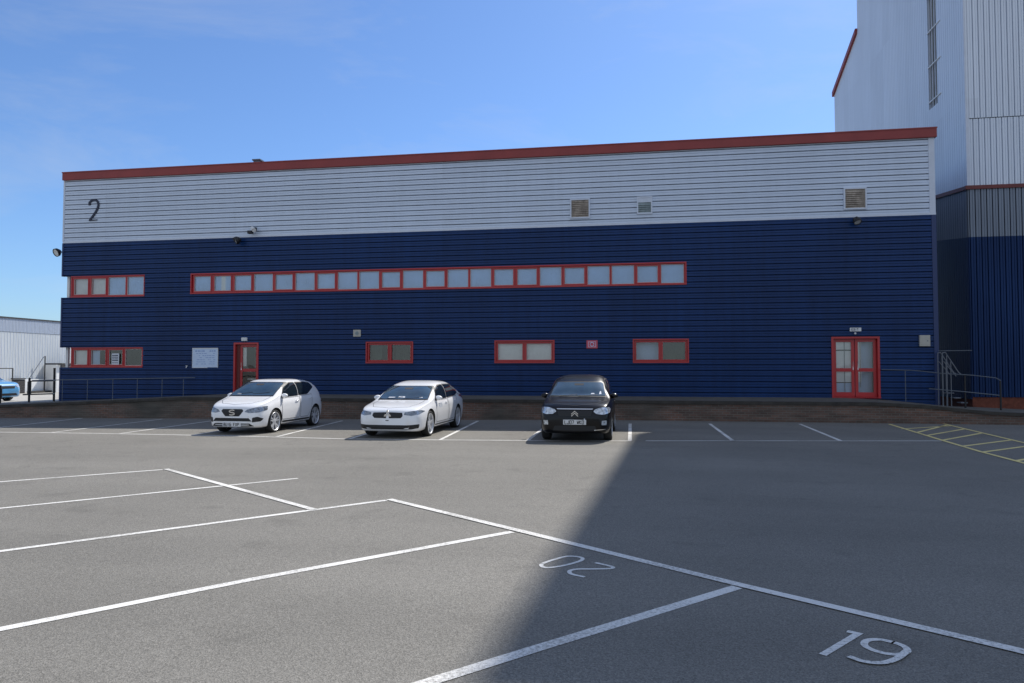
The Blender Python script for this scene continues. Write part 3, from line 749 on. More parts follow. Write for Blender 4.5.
# ------------------------------------------------------------------ tall building at the right
TX = 12.59; TF = 3.05
tall = empty('tall_warehouse', (TX, TF, .3)); tag(tall, 'very tall silver grey warehouse with vertical ribs and dark blue foot at the right', 'building')
TH = 35.4; STEP = 16.1; TY = 21.0; THB = 33.1; FZ = 8.48; BZ = 6.65  # height and step above the view are invented, sized to place the ground shadow
def side_top(s):
    if s <= STEP: return TH + (THB-TH)*(s-TF)/(STEP-TF)
    return 20.75 - (s-STEP)*.3525
def side_pos(s, d): return (TX-d, s)
bm = B()
def seg(bm, a, b, f0, f1): clad_v(bm, a, b, f0, f1, side_pos)
SW0, SW1, SWZ0, SWZ1 = 5.5, 6.35, 12.75, 24.0
seg(bm, TF+.02, SW0, lambda s: FZ+.1, side_top); seg(bm, SW1, STEP, lambda s: FZ+.1, side_top); seg(bm, STEP, TY, lambda s: FZ+.1, side_top)
seg(bm, SW0, SW1, lambda s: FZ+.1, lambda s: SWZ0); seg(bm, SW0, SW1, lambda s: SWZ1, side_top)
clad_v(bm, TX, 36, lambda s: FZ+.1, lambda s: 11.2, lambda s, d: (s, TF-d))
clad_v(bm, TX, 36, lambda s: 11.23, lambda s: TH, lambda s, d: (s, TF-d-.004), base=.06)
adopt(finish('grey_cladding', bm, ['grey_vert', 'grey_joint_light'], recalc=False), tall)
bl = lambda s: BZ + .13*max(0, s-TF)
fl = lambda s: FZ + .11*max(0, s-TF)
bm = B(); clad_v(bm, TF-.05, 12, bl, fl, lambda s, d: (TX-.03-d, s)); clad_v(bm, TX-.05, 36, lambda s: BZ+.005, lambda s: FZ, lambda s, d: (s, TF-.03-d))
adopt(finish('slate_cladding', bm, ['slate_vert', 'slate_joint'], recalc=False), tall)
bm = B(); clad_v(bm, TF-.05, 12, lambda s: .5, bl, lambda s, d: (TX-.03-d, s)); clad_v(bm, TX-.05, 36, lambda s: .58, lambda s: BZ+.005, lambda s, d: (s, TF-.03-d))
adopt(finish('blue_cladding', bm, ['blue_vert', 'blue_joint'], recalc=False), tall)
bm = B(); box(bm, TX-.14, 36, TF-.14, TF+.02, FZ, FZ+.14); adopt(finish('flashing', bm, 'fascia_dull'), tall)
bm = B(); prev = None
for s_ in (TF+.02, 12):
    z = fl(s_)
    cur = [bm.verts.new(p) for p in ((TX-.14, s_, z), (TX+.02, s_, z), (TX+.02, s_, z+.14), (TX-.14, s_, z+.14))]
    if prev:
        for k in range(4): bm.faces.new((prev[k], cur[k], cur[(k+1)%4], prev[(k+1)%4]))
    prev = cur
adopt(finish('flashing', bm, 'fascia_dull'), tall)
bm = B(); box(bm, TX-.03, 36, TF-.04, TF+.05, -.05, .58); box(bm, TX-.03, TX+.3, TF+.05, 12, -.05, .5); adopt(finish('brick_plinth', bm, 'plinth'), tall)
bm = B(); box(bm, TX-.055, TX+.07, TF-.055, TF+.02, FZ+.15, TH); adopt(finish('corner_trim', bm, 'grey_trim'), tall)
def prism_line(bm, p, q, w, h):
    p, q = Vector(p), Vector(q)
    rows = []
    for c in (p, q): rows.append([bm.verts.new(c+Vector(o_)) for o_ in ((-w, 0, 0), (w, 0, 0), (w, 0, h), (-w, 0, h))])
    for k in range(4): bm.faces.new((rows[0][k], rows[1][k], rows[1][(k+1)%4], rows[0][(k+1)%4]))
    bm.faces.new(rows[0]); bm.faces.new(rows[1])
bm = B(); prism_line(bm, (TX-.05, STEP+.02, side_top(STEP+.03)-.1), (TX-.05, TY+.1, side_top(TY)-.15), .12, .30); adopt(finish('verge', bm, 'fascia'), tall)
bm = B()
ST = side_top(STEP+.01)
for pts in (((TX, STEP, ST), (36, STEP, ST), (36, TY+.2, side_top(TY)), (TX, TY+.2, side_top(TY))), ((TX, TY, 0), (36, TY, 0), (36, TY, side_top(TY)), (TX, TY, side_top(TY))),
            ((TX, TF, TH-.01), (36, TF, TH-.01), (36, STEP, THB-.01), (TX, STEP, THB-.01)), ((TX, STEP, ST-.2), (36, STEP, ST-.2), (36, STEP, THB), (TX, STEP, THB)), ((36, TF, 0), (36, STEP, 0), (36, STEP, THB), (36, TF, TH)),
            ((TX+.06, TF+.1, 0), (36, TF+.1, 0), (36, TF+.1, TH-.1), (TX+.06, TF+.1, TH-.1)), ((TX+.03, TF+3, 0), (TX+.03, TY, 0), (TX+.03, TY, 8.7), (TX+.03, TF+3, 8.7))):
    bm.faces.new([bm.verts.new(p) for p in pts])
adopt(finish('roof_and_rear_walls', bm, 'warehouse_grey'), tall)
bm = B()
for y in (SW0+.02, SW0+.3, SW0+.58, SW1-.02): box(bm, TX-.02, TX+.06, y-.018, y+.018, SWZ0, SWZ1)
box(bm, TX-.051, TX+.06, SW0, SW1, SWZ0-.06, SWZ0)
w = adopt(finish('slot_window', bm, 'grey_trim'), tall)
bm = B(); box(bm, TX+.03, TX+.035, SW0, SW1, SWZ0, SWZ1); o = finish('pane', bm, mat('olive_glazing', (.06, .06, .04), .35)); o.parent = w
for k in range(5):
    z = 13.02+1.52*k
    bm = B(); box(bm, TX-.09, TX-.06, SW0-.4, SW1+.02, z, z+.045)
    for y in (SW0-.15, SW1-.05): box(bm, TX-.061, TX+.01, y, y+.03, z+.01, z+.05)
    o = finish('cross_bar', bm, 'white'); o.parent = w

# ------------------------------------------------------------------ railings
def rail_tube(name, pts, r, m_, par):
    bm = B(); tube(bm, pts, r, 8); return finish(name, bm, m_, par)
rg = thing('ramp_railing', (-23, YF+.12, 0), 'thin grey handrail with slim posts along the left ramp, in front of the blue wall', 'railing')
def rel(par, pts): return [(p[0]-par.location.x, p[1]-par.location.y, p[2]-par.location.z) for p in pts]
yr = YF+.12
pxs = [-21.0, -19.95, -18.9, -17.9, -16.9, -16.05]
rail_tube('handrail', rel(rg, [(-22.3, yr, 1.21), (-19, yr, 1.27), (-15.6, yr, 1.33)]), .016, 'grey_metal', rg)
for x in pxs: rail_tube('post', rel(rg, [(x, yr, walk_z(x)), (x, yr, 1.27)]), .012, 'grey_metal', rg)
rg = thing('black_railing', (-24.5, .3, 0), 'black post and rail fence at the left end of the ramp, beside the blue car', 'railing')
for x, y, z0, z1, sl in ((-24.45, .25, .28, 1.68, False), (-25.9, .5, .14, 1.25, True), (-26.55, -.3, -.05, .95, True)):
    rail_tube('post', rel(rg, [(x, y, z0-.1), (x, y, z1)]), .045, 'black', rg)
    if sl: rail_tube('sleeve', rel(rg, [(x, y, z0+.4), (x, y, z1-.16)]), .075, 'black', rg)
rail_tube('rail', rel(rg, [(-25.9, .5, 1.10), (-24.45, .25, 1.13), (-23.95, -.4, 1.15)]), .022, 'black', rg)
rail_tube('rail', rel(rg, [(-26.2, .5, .52), (-24.45, .25, .58), (-23.95, -.4, .6)]), .03, 'black', rg)
rg = thing('ramp_handrail', (9.0, -1.2, .6), 'grey two rail ramp handrail with black posts at the right end of the building', 'railing')
rail_tube('handrail', rel(rg, [(8.35, -.25, 1.62), (9.25, -.25, 1.60), (9.55, -.4, 1.57), (10.0, -.8, 1.50), (10.8, -1.2, 1.44), (11.35, -1.5, 1.36), (11.5, -1.5, 1.27)]), .016, 'grey_metal', rg)
rail_tube('lower_rail', rel(rg, [(9.75, -.5, .98), (10.6, -1.1, .90), (11.48, -1.5, .80)]), .018, 'grey_metal', rg)
for x, y, z in ((9.1, -.25, 1.6), (10.62, -1.08, 1.45), (11.48, -1.5, 1.27)):
    rail_tube('post', rel(rg, [(x, y, walk_z(x)-.02), (x, y, z)]), .014 if x < 10.1 else .03, 'grey_metal' if x < 10.1 else 'black', rg)
st = thing('metal_steps', (10.3, -.4, .4), 'small galvanised steel steps with sloping handrails in the corner beside the tall warehouse', 'steps')
for k in range(3):
    bm = B(); box(bm, .02+.2*k, .22+.2*k, -.12, .22, .42-.16*k, .45-.16*k, bev=.004); finish('tread', bm, 'galv', st)
for y in (-.14, .24):
    rail_tube('handrail', [(-.14, y, 1.78), (-.04, y, 1.80), (.36, y, 1.12), (.42, y, 1.08)], .018, 'galv', st)
    rail_tube('mid_rail', [(-.1, y, 1.5), (.28, y, 1.0)], .014, 'galv', st)
    for x, z in ((-.13, 1.78), (0, 1.7), (.12, 1.5)): rail_tube('post', [(x, y, 0), (x, y, z)], .015, 'galv', st)
rail_tube('top_rail', [(-.1, .26, 1.86), (.95, .26, 1.87)], .014, 'grey_metal', st)

# ------------------------------------------------------------------ far left: white warehouse, porch, bin shelter
wh = empty('white_warehouse', (-37.1, 8, .13)); tag(wh, 'low white ribbed warehouse with a grey top band beyond the left end of the building', 'building')
WX = -37.1
bm = B(); clad_v(bm, -6, 34, lambda s: .13, lambda s: 3.84, lambda s, d: (WX+d, s)); adopt(finish('wall', bm, ['warehouse_white', 'grey_joint_light'], recalc=False), wh)
bm = B(); clad_v(bm, -6, 34, lambda s: 3.85, lambda s: 4.66, lambda s, d: (WX+.02+d, s)); adopt(finish('top_band', bm, ['warehouse_grey', 'grey_joint_light'], recalc=False), wh)
bm = B(); box(bm, WX-.2, WX+.12, -6, 34, 4.66, 4.74); adopt(finish('gutter', bm, 'dark_roof'), wh)
bm = B()
for pts in (((WX, -6, 4.70), (WX, 34, 4.70), (WX-25, 34, 6), (WX-25, -6, 6)), ((WX, -6, 0), (WX-25, -6, 0), (WX-25, -6, 6), (WX, -6, 4.70)), ((WX, 34, 0), (WX-25, 34, 0), (WX-25, 34, 6), (WX, 34, 4.70))):
    bm.faces.new([bm.verts.new(p) for p in pts])
adopt(finish('roof', bm, 'dark_roof'), wh)
def local_plan(): pass
pr = thing('doorway_porch', (-36.6, 13.85, .13), 'small white porch with dark flat canopy and blue door against the white warehouse', 'porch')
bm = B(); box(bm, -.5, .5, -.55, -.25, 0, 1.75, bev=.01); finish('side_wall', bm, 'white', pr)
bm = B(); box(bm, -.5, .5, .85, 1.1, 0, 1.75, bev=.01); finish('side_wall', bm, 'white', pr)
bm = B(); box(bm, -.55, .7, -.4, 1.2, 1.752, 1.85); finish('canopy', bm, 'dark_roof', pr)
bm = B(); box(bm, -.45, -.4, -.25, .85, 0, 1.7); box(bm, -.395, -.38, -.25, .85, .95, 1.0); finish('door', bm, mat('pale_blue_door', (.22, .30, .42), .5), pr)
bm = B(); box(bm, -.3, 1.0, -.2, .9, -.02, .12); box(bm, -.3, .7, -.2, .8, .12, .2); finish('step', bm, 'plinth', pr)
ks = thing('yard_kerb', (-32, 9, .13), 'dark low kerb running along the pale yard below the warehouse', 'kerb')
bm = B(); box(bm, -4.6, -4.4, 2.6, 7.5, 0, .13, bev=.02); finish('kerb_stones', bm, 'concrete', ks)
lr = thing('access_ramp', (-36.5, 12.6, .13), 'low white access ramp with a sloping handrail against the white warehouse', 'ramp')
bm = B(); box(bm, -.45, -.25, -.98, .72, 0, .85, bev=.01); finish('ramp_wall', bm, 'white', lr)
rail_tube('handrail', [(-.27, -.7, .85), (-.27, .4, 2.25)], .02, 'grey_metal', lr); rail_tube('post', [(-.22, .45, 0), (-.22, .45, 2.3)], .035, 'black', lr)
hd = thing('bin_store', (-36.5, 11.35, .13), 'dark timber slatted bin store between the blue car and the white ramp', 'bin store')
bm = B()
for k in range(6): box(bm, -.45, -.25, -.5, .23, .02+.14*k, .15+.14*k, bev=.01)
finish('slatted_side', bm, mat('dark_timber', (.055, .05, .05), .8, var=.5, vscale=9), hd)
bm = B(); box(bm, -.47, -.2, -.55, .25, .87, .93); finish('lid', bm, 'dark_roof', hd)
gf = thing('barrier_frame', (-36.6, 9.75, .13), 'thin dark square tube frame standing behind the blue car', 'barrier')
rail_tube('frame', [(0, -3.0, 0), (0, -3.0, 1.52), (0, .8, 1.52), (0, .8, 0)], .04, 'dark_roof', gf)

# ------------------------------------------------------------------ cars
def pchip(xs, ys):
    xs = np.array(xs, float); ys = np.array(ys, float); h = np.diff(xs); d = np.diff(ys)/h; m = np.zeros_like(ys)
    m[0], m[-1] = d[0], d[-1]
    for i in range(1, len(xs)-1):
        if d[i-1]*d[i] > 0: w1 = 2*h[i]+h[i-1]; w2 = h[i]+2*h[i-1]; m[i] = (w1+w2)/(w1/d[i-1]+w2/d[i])
    def f(x):
        x = min(max(x, xs[0]), xs[-1]); i = min(int(np.searchsorted(xs, x, 'right'))-1, len(h)-1)
        t = (x-xs[i])/h[i]
        return float((2*t**3-3*t**2+1)*ys[i] + (t**3-2*t**2+t)*h[i]*m[i] + (-2*t**3+3*t**2)*ys[i+1] + (t**3-t**2)*h[i]*m[i+1])
    return f
def round_poly(pts, r=.02, n=3):
    out = []
    m = len(pts)
    for i in range(m):
        p = Vector(pts[i]); a = Vector(pts[i-1]); b = Vector(pts[(i+1) % m])
        la, lb = (a-p).length, (b-p).length
        q = min(r, la*.4, lb*.4)
        s = p + (a-p).normalized()*q; e = p + (b-p).normalized()*q
        for k in range(n+1):
            t = k/n; out.append(tuple((1-t)**2*s + 2*t*(1-t)*p + t*t*e))
    return out

def make_car(S):
    """S: dict of the car's dimensions and curves. Local frame: nose at y=0 facing -Y, tail at y=L, ground z=0."""
    L, hw = S['L'], S['w']/2
    zt = pchip(*zip(*S['top'])); zbelt = pchip(*zip(*S['belt'])); wf = pchip(*zip(*S['plan'])); zb = pchip(*zip(*S['under']))
    nf = pchip(*zip(*S['n'])); tm = S.get('tumble', .24)
    ys = sorted(set([0, .01, .025, .045, .07, .1, .14, .19] + [.25 + i*(L-.5)/70 for i in range(71)] + [L-v for v in (0, .01, .025, .045, .07, .1, .14, .19)]))
    bm = B(); rings = []
    for y in ys:
        b, w, zs, top, n = zb(y), wf(y)*hw, zbelt(y), zt(y), nf(y)
        zs = min(zs, top-.02)
        P = [(0, b), (.35*w, b), (.7*w, b+.002), (.88*w, b+.012), (.94*w, b+.045)]
        wsh = w*S.get('shoulder', .95)
        H = zs-b
        for k in range(1, 10):
            t = k/9
            x = w*(.955 + .045*math.sin(min(1, t/.55)*math.pi/2)) if t < .55 else w + (wsh-w)*((t-.55)/.45)**1.8
            if .70 < t < .95: x += S.get('crease', .008)*math.sin((t-.70)/.25*math.pi)
            P.append((x, b+.045+(H-.045)*t))
        h = top-zs
        cab = max(0, min(1, (h-.12)/.25))
        for k in range(1, 19):
            a = (k/18)*math.pi/2
            c, s = math.cos(a), math.sin(a)
            x = wsh*(max(c, 0)**(2/n)); z = h*(s**(2/n))
            x *= 1 - tm*cab*(z/max(h, .01))**1.2
            P.append((x if k < 18 else 0, zs+z))
        ring = [bm.verts.new((x, y, z)) for x, z in P] + [bm.verts.new((-x, y, z)) for x, z in P[-2:0:-1]]
        rings.append(ring)
    m = len(rings[0])
    for a, b in zip(rings, rings[1:]):
        for k in range(m): bm.faces.new((a[k], a[(k+1)%m], b[(k+1)%m], b[k]))
    bm.faces.new(rings[0]); bm.faces.new(rings[-1])
    bmesh.ops.triangulate(bm, faces=[f for f in bm.faces if len(f.verts) > 4])
    bmesh.ops.recalc_face_normals(bm, faces=bm.faces)
    bvh = BVHTree.FromBMesh(bm)
    me = bpy.data.meshes.new('body'); bm.to_mesh(me); bm.free()
    me.materials.append(M[S['paint']]); me.materials.append(M['darkplastic'])
    tmp = bpy.data.objects.new('tmp', me); COL.objects.link(tmp)
    cb = B()
    rw_ = S['wr']; fy, ry = S['fy'], S['ry']
    for yy in (fy, ry):
        for s in (-1, 1):
            r_ = rw_ + .045; n_ = 32
            rr = [[cb.verts.new((x, yy+r_*math.cos(2*math.pi*k/n_), rw_+.005+r_*math.sin(2*math.pi*k/n_))) for k in range(n_)] for x in (s*(hw-.27), s*(hw+.2))]
            for k in range(n_): cb.faces.new((rr[0][k], rr[0][(k+1)%n_], rr[1][(k+1)%n_], rr[1][k]))
            cb.faces.new(rr[0]); cb.faces.new(rr[1])
    bmesh.ops.recalc_face_normals(cb, faces=cb.faces)
    cme = bpy.data.meshes.new('cut'); cb.to_mesh(cme); cb.free(); cme.materials.append(M['darkplastic'])
    cut = bpy.data.objects.new('cut', cme); COL.objects.link(cut)
    md = tmp.modifiers.new('b', 'BOOLEAN'); md.operation = 'DIFFERENCE'; md.object = cut; md.solver = 'EXACT'; md.material_mode = 'TRANSFER'
    dg = bpy.context.evaluated_depsgraph_get()
    nm = bpy.data.meshes.new_from_object(tmp.evaluated_get(dg)); nm.name = 'body'
    bpy.data.objects.remove(tmp); bpy.data.objects.remove(cut)
    for p in nm.polygons: p.use_smooth = True
    try:
        nm.set_sharp_from_angle(angle=R(38))
    except Exception: pass
    root = empty('parked_car')
    body = bpy.data.objects.new('body', nm); COL.objects.link(body); body.parent = root

    def cast(axis, u, v, off, s=1):
        if axis == 'front': o, d = Vector((u, -1, v)), Vector((0, 1, 0))
        elif axis == 'rear': o, d = Vector((u, L+1, v)), Vector((0, -1, 0))
        elif axis == 'top': o, d = Vector((u, v, 3)), Vector((0, 0, -1))
        else: o, d = Vector((s*2, u, v)), Vector((-s, 0, 0))
        h, n, _, _ = bvh.ray_cast(o, d)
        if h is None: h, n, _, _ = bvh.find_nearest(o + d*1.2)
        return h + n*off
    def patch(name, poly, axis, m_, par, off=.004, s=1, step=.05, rnd=.02, dome=0):
        poly = round_poly(poly, rnd) if rnd else poly
        b2 = B(); f = b2.faces.new([b2.verts.new((p[0], p[1], 0)) for p in poly])
        us = [p[0] for p in poly]; vs = [p[1] for p in poly]
        for ax, lo, hi in ((0, min(us), max(us)), (1, min(vs), max(vs))):
            k = math.floor(lo/step)+1
            while k*step < hi:
                co = Vector((k*step, 0, 0)) if ax == 0 else Vector((0, k*step, 0)); no = Vector((1, 0, 0)) if ax == 0 else Vector((0, 1, 0))
                bmesh.ops.bisect_plane(b2, geom=b2.verts[:]+b2.edges[:]+b2.faces[:], plane_co=co, plane_no=no); k += 1
        for v in b2.verts: v.co = cast(axis, v.co.x, v.co.y, off, s)
        bmesh.ops.triangulate(b2, faces=[f for f in b2.faces if len(f.verts) > 4])
        b2.normal_update()
        # skirt: short turn-in at the rim so that the panel has a thickness
        o = finish(name, b2, m_, par, smooth=True, recalc=True)
        # face outwards
        c = Vector((0, L/2, .6)); me_ = o.data
        if me_.polygons and sum(((p.center - c).dot(p.normal)) for p in me_.polygons) < 0: me_.flip_normals()
        return o
    def seam(b2, pts, axis, w=.007, s=1, off=.0055):
        q = []
        for a, b in zip(pts, pts[1:]):
            n = max(1, int((Vector(b)-Vector(a)).length/.05))
            q += [Vector(a) + (Vector(b)-Vector(a))*k/n for k in range(n)]
        q.append(Vector(pts[-1])); prev = None
        for i, p in enumerate(q):
            a = q[max(0, i-1)]; b = q[min(len(q)-1, i+1)]; d = (b-a).normalized(); n = Vector((-d.y, d.x))
            cur = (b2.verts.new(cast(axis, *(p+n*w/2), off, s)), b2.verts.new(cast(axis, *(p-n*w/2), off, s)))
            if prev: b2.faces.new((prev[0], cur[0], cur[1], prev[1]))
            prev = cur
    # glazing
    def grow(poly, d):
        cx = sum(p[0] for p in poly)/len(poly); cy = sum(p[1] for p in poly)/len(poly); out = []
        for p in poly:
            v = Vector((p[0]-cx, p[1]-cy)); q = v + Vector((math.copysign(min(d, abs(v.x)*.3), v.x), math.copysign(min(d, abs(v.y)*.5), v.y))); out.append((q.x+cx, q.y+cy))
        return out
    for nm_, poly, ax in S['glass']:
        if ax == 'side':
            for s in (-1, 1): gl_ = patch(nm_, poly, 'side', 'carglass', root, .007, s, rnd=.03); patch('window_seal', grow(poly, .022), 'side', 'darkplastic', gl_, .0045, s, rnd=.035)
        else:
            gl_ = patch(nm_, poly, ax, 'windscreen' if ax == 'front' else 'carglass', root, .011, rnd=.04, step=.035); patch('window_seal', grow(poly, .02), ax, 'darkplastic', gl_, .007, rnd=.045, step=.035)
            if ax == 'front':
                for a0, a1, b0, b1 in S.get('papers', ()): patch('paper_on_dashboard', [(a0, b0), (a1, b0+.004), (a1-.02, b1), (a0+.02, b1)], 'front', 'paper', gl_, .014, rnd=.005)
                patch('rear_view_mirror', [(-.11, poly[-2][1]-.075), (.11, poly[-2][1]-.075), (.12, poly[-2][1]-.03), (-.12, poly[-2][1]-.03)], 'front', 'seat', gl_, .013, rnd=.02)
    for nm_, poly, ax, m_, off in S['patches']:
        if ax == 'side':
            for s in (-1, 1): patch(nm_, poly, 'side', m_, root, off, s)
        elif ax == 'frontpair':
            for s in (-1, 1): patch(nm_, [(s*p[0], p[1]) for p in poly], 'front', m_, root, off, step=.03, rnd=.015)
        else: patch(nm_, poly, ax, m_, root, off, step=.04, rnd=.015)
    # doors as panels of their own, with a handle and a shut line
    for poly, (hy, hz) in S['doors']:
        for s in (-1, 1):
            d = patch('door', poly, 'side', S['paint'], root, .003, s, rnd=.04)
            b2 = B(); c = cast('side', hy, hz, .02, s); c2 = cast('side', hy+.15, hz+.01, .02, s)
            tube(b2, [c-Vector((s*.02, .01, 0)), c+Vector((s*.012, 0, 0)), c2+Vector((s*.012, 0, 0)), c2-Vector((s*.02, -.01, 0))], .012)
            finish('handle', b2, S.get('handle', S['paint']), d, smooth=True)
            b2 = B(); rp = round_poly(poly, .04); seam(b2, rp+[rp[0]], 'side', .009, s); finish('shut_line', b2, 'darkplastic', d, recalc=False)
    # bonnet shut line
    b2 = B()
    for pts in S['bonnet']:
        seam(b2, pts, 'top', .008); seam(b2, [(-p[0], p[1]) for p in pts], 'top', .008)
    finish('bonnet_gap', b2, 'darkplastic', root, recalc=False)
    # wheels
    def wheel(x, y, s):
        wtx = .2
        bmw = B(); c = (x, y, rw_)
        lathe(bmw, [(-s*.09, rw_*.74), (-s*.10, rw_*.93), (-s*.07, rw_*.99), (0, rw_), (s*.07, rw_*.99), (s*.098, rw_*.94), (s*.10, rw_*.86), (s*.088, rw_*.80), (s*.07, rw_*.78)], 'x', 36, c)
        hub = finish('wheel', bmw, 'rubber', root, smooth=True)
        b3 = B()
        lathe(b3, [(s*.088, rw_*.805), (s*.094, rw_*.785), (s*.080, rw_*.745), (-s*.03, rw_*.72)], 'x', 36, c)
        k_ = S.get('spokes', 5)
        for k in range(k_):
            for dd in ((-.16, .16) if S.get('double', False) else (0,)):
                a = 2*math.pi*k/k_ + .3
                a1 = a+dd*.5; a2 = a+dd*1.25
                w1, w2 = (.032, .022) if S.get('double') else (.045, .032)
                p = []
                for aa, rr, ww, dx in ((a1, rw_*.12, w1, .062), (a2, rw_*.76, w2, .080)):
                    cy, cz = math.cos(aa), math.sin(aa)
                    for q in (-1, 1): p.append(Vector((x+s*dx, y+cy*rr-cz*q*ww/2*1.2, rw_+cz*rr+cy*q*ww/2*1.2)))
                top_ = [b3.verts.new(v) for v in (p[0], p[1], p[3], p[2])]; bot_ = [b3.verts.new(v-Vector((s*.03, 0, 0))) for v in (p[0], p[1], p[3], p[2])]
                b3.faces.new(top_)
                for i in range(4): b3.faces.new((top_[i], top_[(i+1)%4], bot_[(i+1)%4], bot_[i]))
        lathe(b3, [(s*.03, rw_*.22), (s*.066, rw_*.21), (s*.072, rw_*.12), (s*.074, .001)], 'x', 18, c)
        finish('rim', b3, 'alloy', hub, smooth=False)
        b3 = B(); lathe(b3, [(-s*.02, .001), (-s*.02, rw_*.72)], 'x', 24, c); lathe(b3, [(-s*.0, .04), (s*.01, rw_*.42), (-s*.01, rw_*.42)], 'x', 24, c); finish('brake_disc', b3, 'darkplastic', hub)
        return hub
    for y in (fy, ry):
        for s in (-1, 1): wheel(s*(hw-.115), y, s)
    # mirrors
    for s in (-1, 1):
        my, mz = S['mirror']; c = cast('side', my, mz, 0, s)
        b2 = B(); bmesh.ops.create_uvsphere(b2, u_segments=16, v_segments=10, radius=1)
        for v in b2.verts:
            q = v.co
            v.co = Vector((q.x*.095, (q.y*.07) if q.y < 0 else q.y*.035, q.z*.066*(1-.15*q.x*s))) + c + Vector((s*.075, .0, .05))
        mo = finish('door_mirror', b2, S.get('mirror_mat', S['paint']), root, smooth=True)
        b2 = B(); tube(b2, [c-Vector((s*.02, 0, -.0)), c+Vector((s*.08, 0, .03))], .025); finish('mirror_arm', b2, 'darkplastic', mo)
    # plate
    if S.get('plate'):
        px, pz, txt = S['plate']
        c = cast('front', 0, pz, .0); yy = c.y
        for xx in (-.24, .24): yy = min(yy, cast('front', xx, pz, 0).y+.02)
        yy = c.y - .012
        pl = bx('number_plate', (-.26, .26, yy-.012, yy+.03, pz-.056, pz+.056), 'plate', root, bev=.004)
        letters(pl, txt, -.225, pz-.038, .076, yy-.013, 'black')
    # tail lamps
    for s in (-1, 1): patch('tail_lamp', [(s*.55*hw, S['tailz']), (s*.93*hw, S['tailz']), (s*.90*hw, S['tailz']+.2), (s*.6*hw, S['tailz']+.17)], 'rear', 'tail', root, .005, step=.04, rnd=.02)
    # wipers
    for x0, x1 in ((-.5, -.02), (.02, .48)):
        b2 = B()
        seam(b2, [(x0*.9, S['cowl']+.12), ((x0+x1)*.5, S['cowl']+.14), (x1, S['cowl']+.19)], 'top', .016, off=.02); finish('wiper', b2, 'darkplastic', root, recalc=False)
    S['_cast'] = cast; S['_patch'] = patch; S['_seam'] = seam; S['_root'] = root
    return root

# --- white hatchback
hatch = dict(L=3.90, w=1.66, wr=.315, fy=.80, ry=3.20, paint='carwhite', spokes=5, double=True, tumble=.165, crease=.014, shoulder=.915, cowl=.86,
    top=[(0, .60), (.03, .70), (.10, .765), (.25, .83), (.5, .895), (.84, .975), (.93, 1.01), (1.25, 1.205), (1.58, 1.37), (1.85, 1.43), (2.4, 1.445), (2.9, 1.43), (3.32, 1.385), (3.45, 1.33), (3.62, 1.10), (3.76, .93), (3.86, .82), (3.90, .62)],
    belt=[(0, .52), (.1, .67), (.3, .775), (.6, .855), (.95, .93), (1.8, .95), (2.8, .985), (3.4, 1.0), (3.65, .95), (3.85, .75), (3.90, .55)],
    plan=[(0, .64), (.04, .74), (.12, .84), (.28, .925), (.55, .98), (1.0, .995), (2.0, 1.0), (3.1, .99), (3.55, .95), (3.8, .87), (3.90, .78)],
    under=[(0, .25), (.08, .19), (.3, .17), (.6, .18), (3.5, .19), (3.8, .24), (3.90, .32)],
    n=[(0, 3.2), (.4, 2.9), (.85, 3.3), (1.05, 4.2), (1.8, 4.6), (2.6, 4.6), (3.4, 4.2), (3.9, 3.2)],
    glass=[('windscreen', [(-.64, 1.02), (-.65, 1.0), (.65, 1.0), (.64, 1.03), (.585, 1.31), (.54, 1.34), (-.54, 1.34), (-.585, 1.31)], 'front'),
           ('rear_screen', [(-.5, 1.05), (.5, 1.05), (.42, 1.3), (-.42, 1.3)], 'rear'),
           ('side_window', [(1.16, .955), (2.14, .98), (2.14, 1.335), (1.85, 1.33), (1.50, 1.22)], 'side'),
           ('side_window', [(2.21, .985), (2.74, 1.01), (3.20, 1.19), (3.08, 1.30), (2.8, 1.33), (2.21, 1.335)], 'side')],
    patches=[('headlight', [(.35, .605), (.48, .575), (.70, .585), (.79, .65), (.775, .745), (.60, .715), (.42, .665)], 'frontpair', 'lensdark', .005),
             ('upper_grille', [(-.32, .625), (-.20, .485), (.20, .485), (.32, .625), (.28, .675), (-.28, .675)], 'front', 'darkplastic', .004),
             ('lower_grille', [(-.56, .355), (.56, .355), (.48, .44), (-.48, .44)], 'front', 'darkplastic', .004),
             ('air_intake', [(-.60, .225), (.60, .225), (.50, .30), (-.50, .30)], 'front', 'darkplastic', .004),
             ('fog_lamp', [(.56, .33), (.72, .35), (.76, .42), (.68, .475), (.57, .45)], 'frontpair', 'darkplastic', .005),
             ('sill_trim', [(1.18, .25), (2.82, .25), (2.82, .30), (1.18, .30)], 'side', 'darkplastic', .004)],
    doors=[([(1.16, .34), (2.15, .34), (2.17, .935), (1.12, .91)], (1.93, .82)), ([(2.21, .34), (2.70, .34), (2.9, .62), (3.02, .98), (2.22, .945)], (2.76, .86))],
    papers=[(-.46, -.32, 1.02, 1.05)], bonnet=[[(.62, .92), (.60, .5), (.42, .22), (0, .14)]], mirror=(1.25, .94), plate=(0, .27, 'BU16 FXP'), tailz=.72)
car1 = make_car(hatch)
car1.name = 'parked_car'; tag(car1, 'white five door hatchback with front number plate, parked before the single red door', 'car', 'cars parked nose out in front of the building')
c = hatch['_cast']('front', 0, .60, .006)
bm = B(); flat_stroke(bm, smooth_pts([(.075, 0, .055), (0, 0, .065), (-.07, 0, .04), (-.05, 0, .01), (.05, 0, -.01), (.07, 0, -.04), (0, 0, -.065), (-.075, 0, -.055)], False, 4), .03, -.012, .01)
for v in bm.verts: v.co += Vector((0, c.y, .585))
finish('badge', bm, 'chrome', car1)

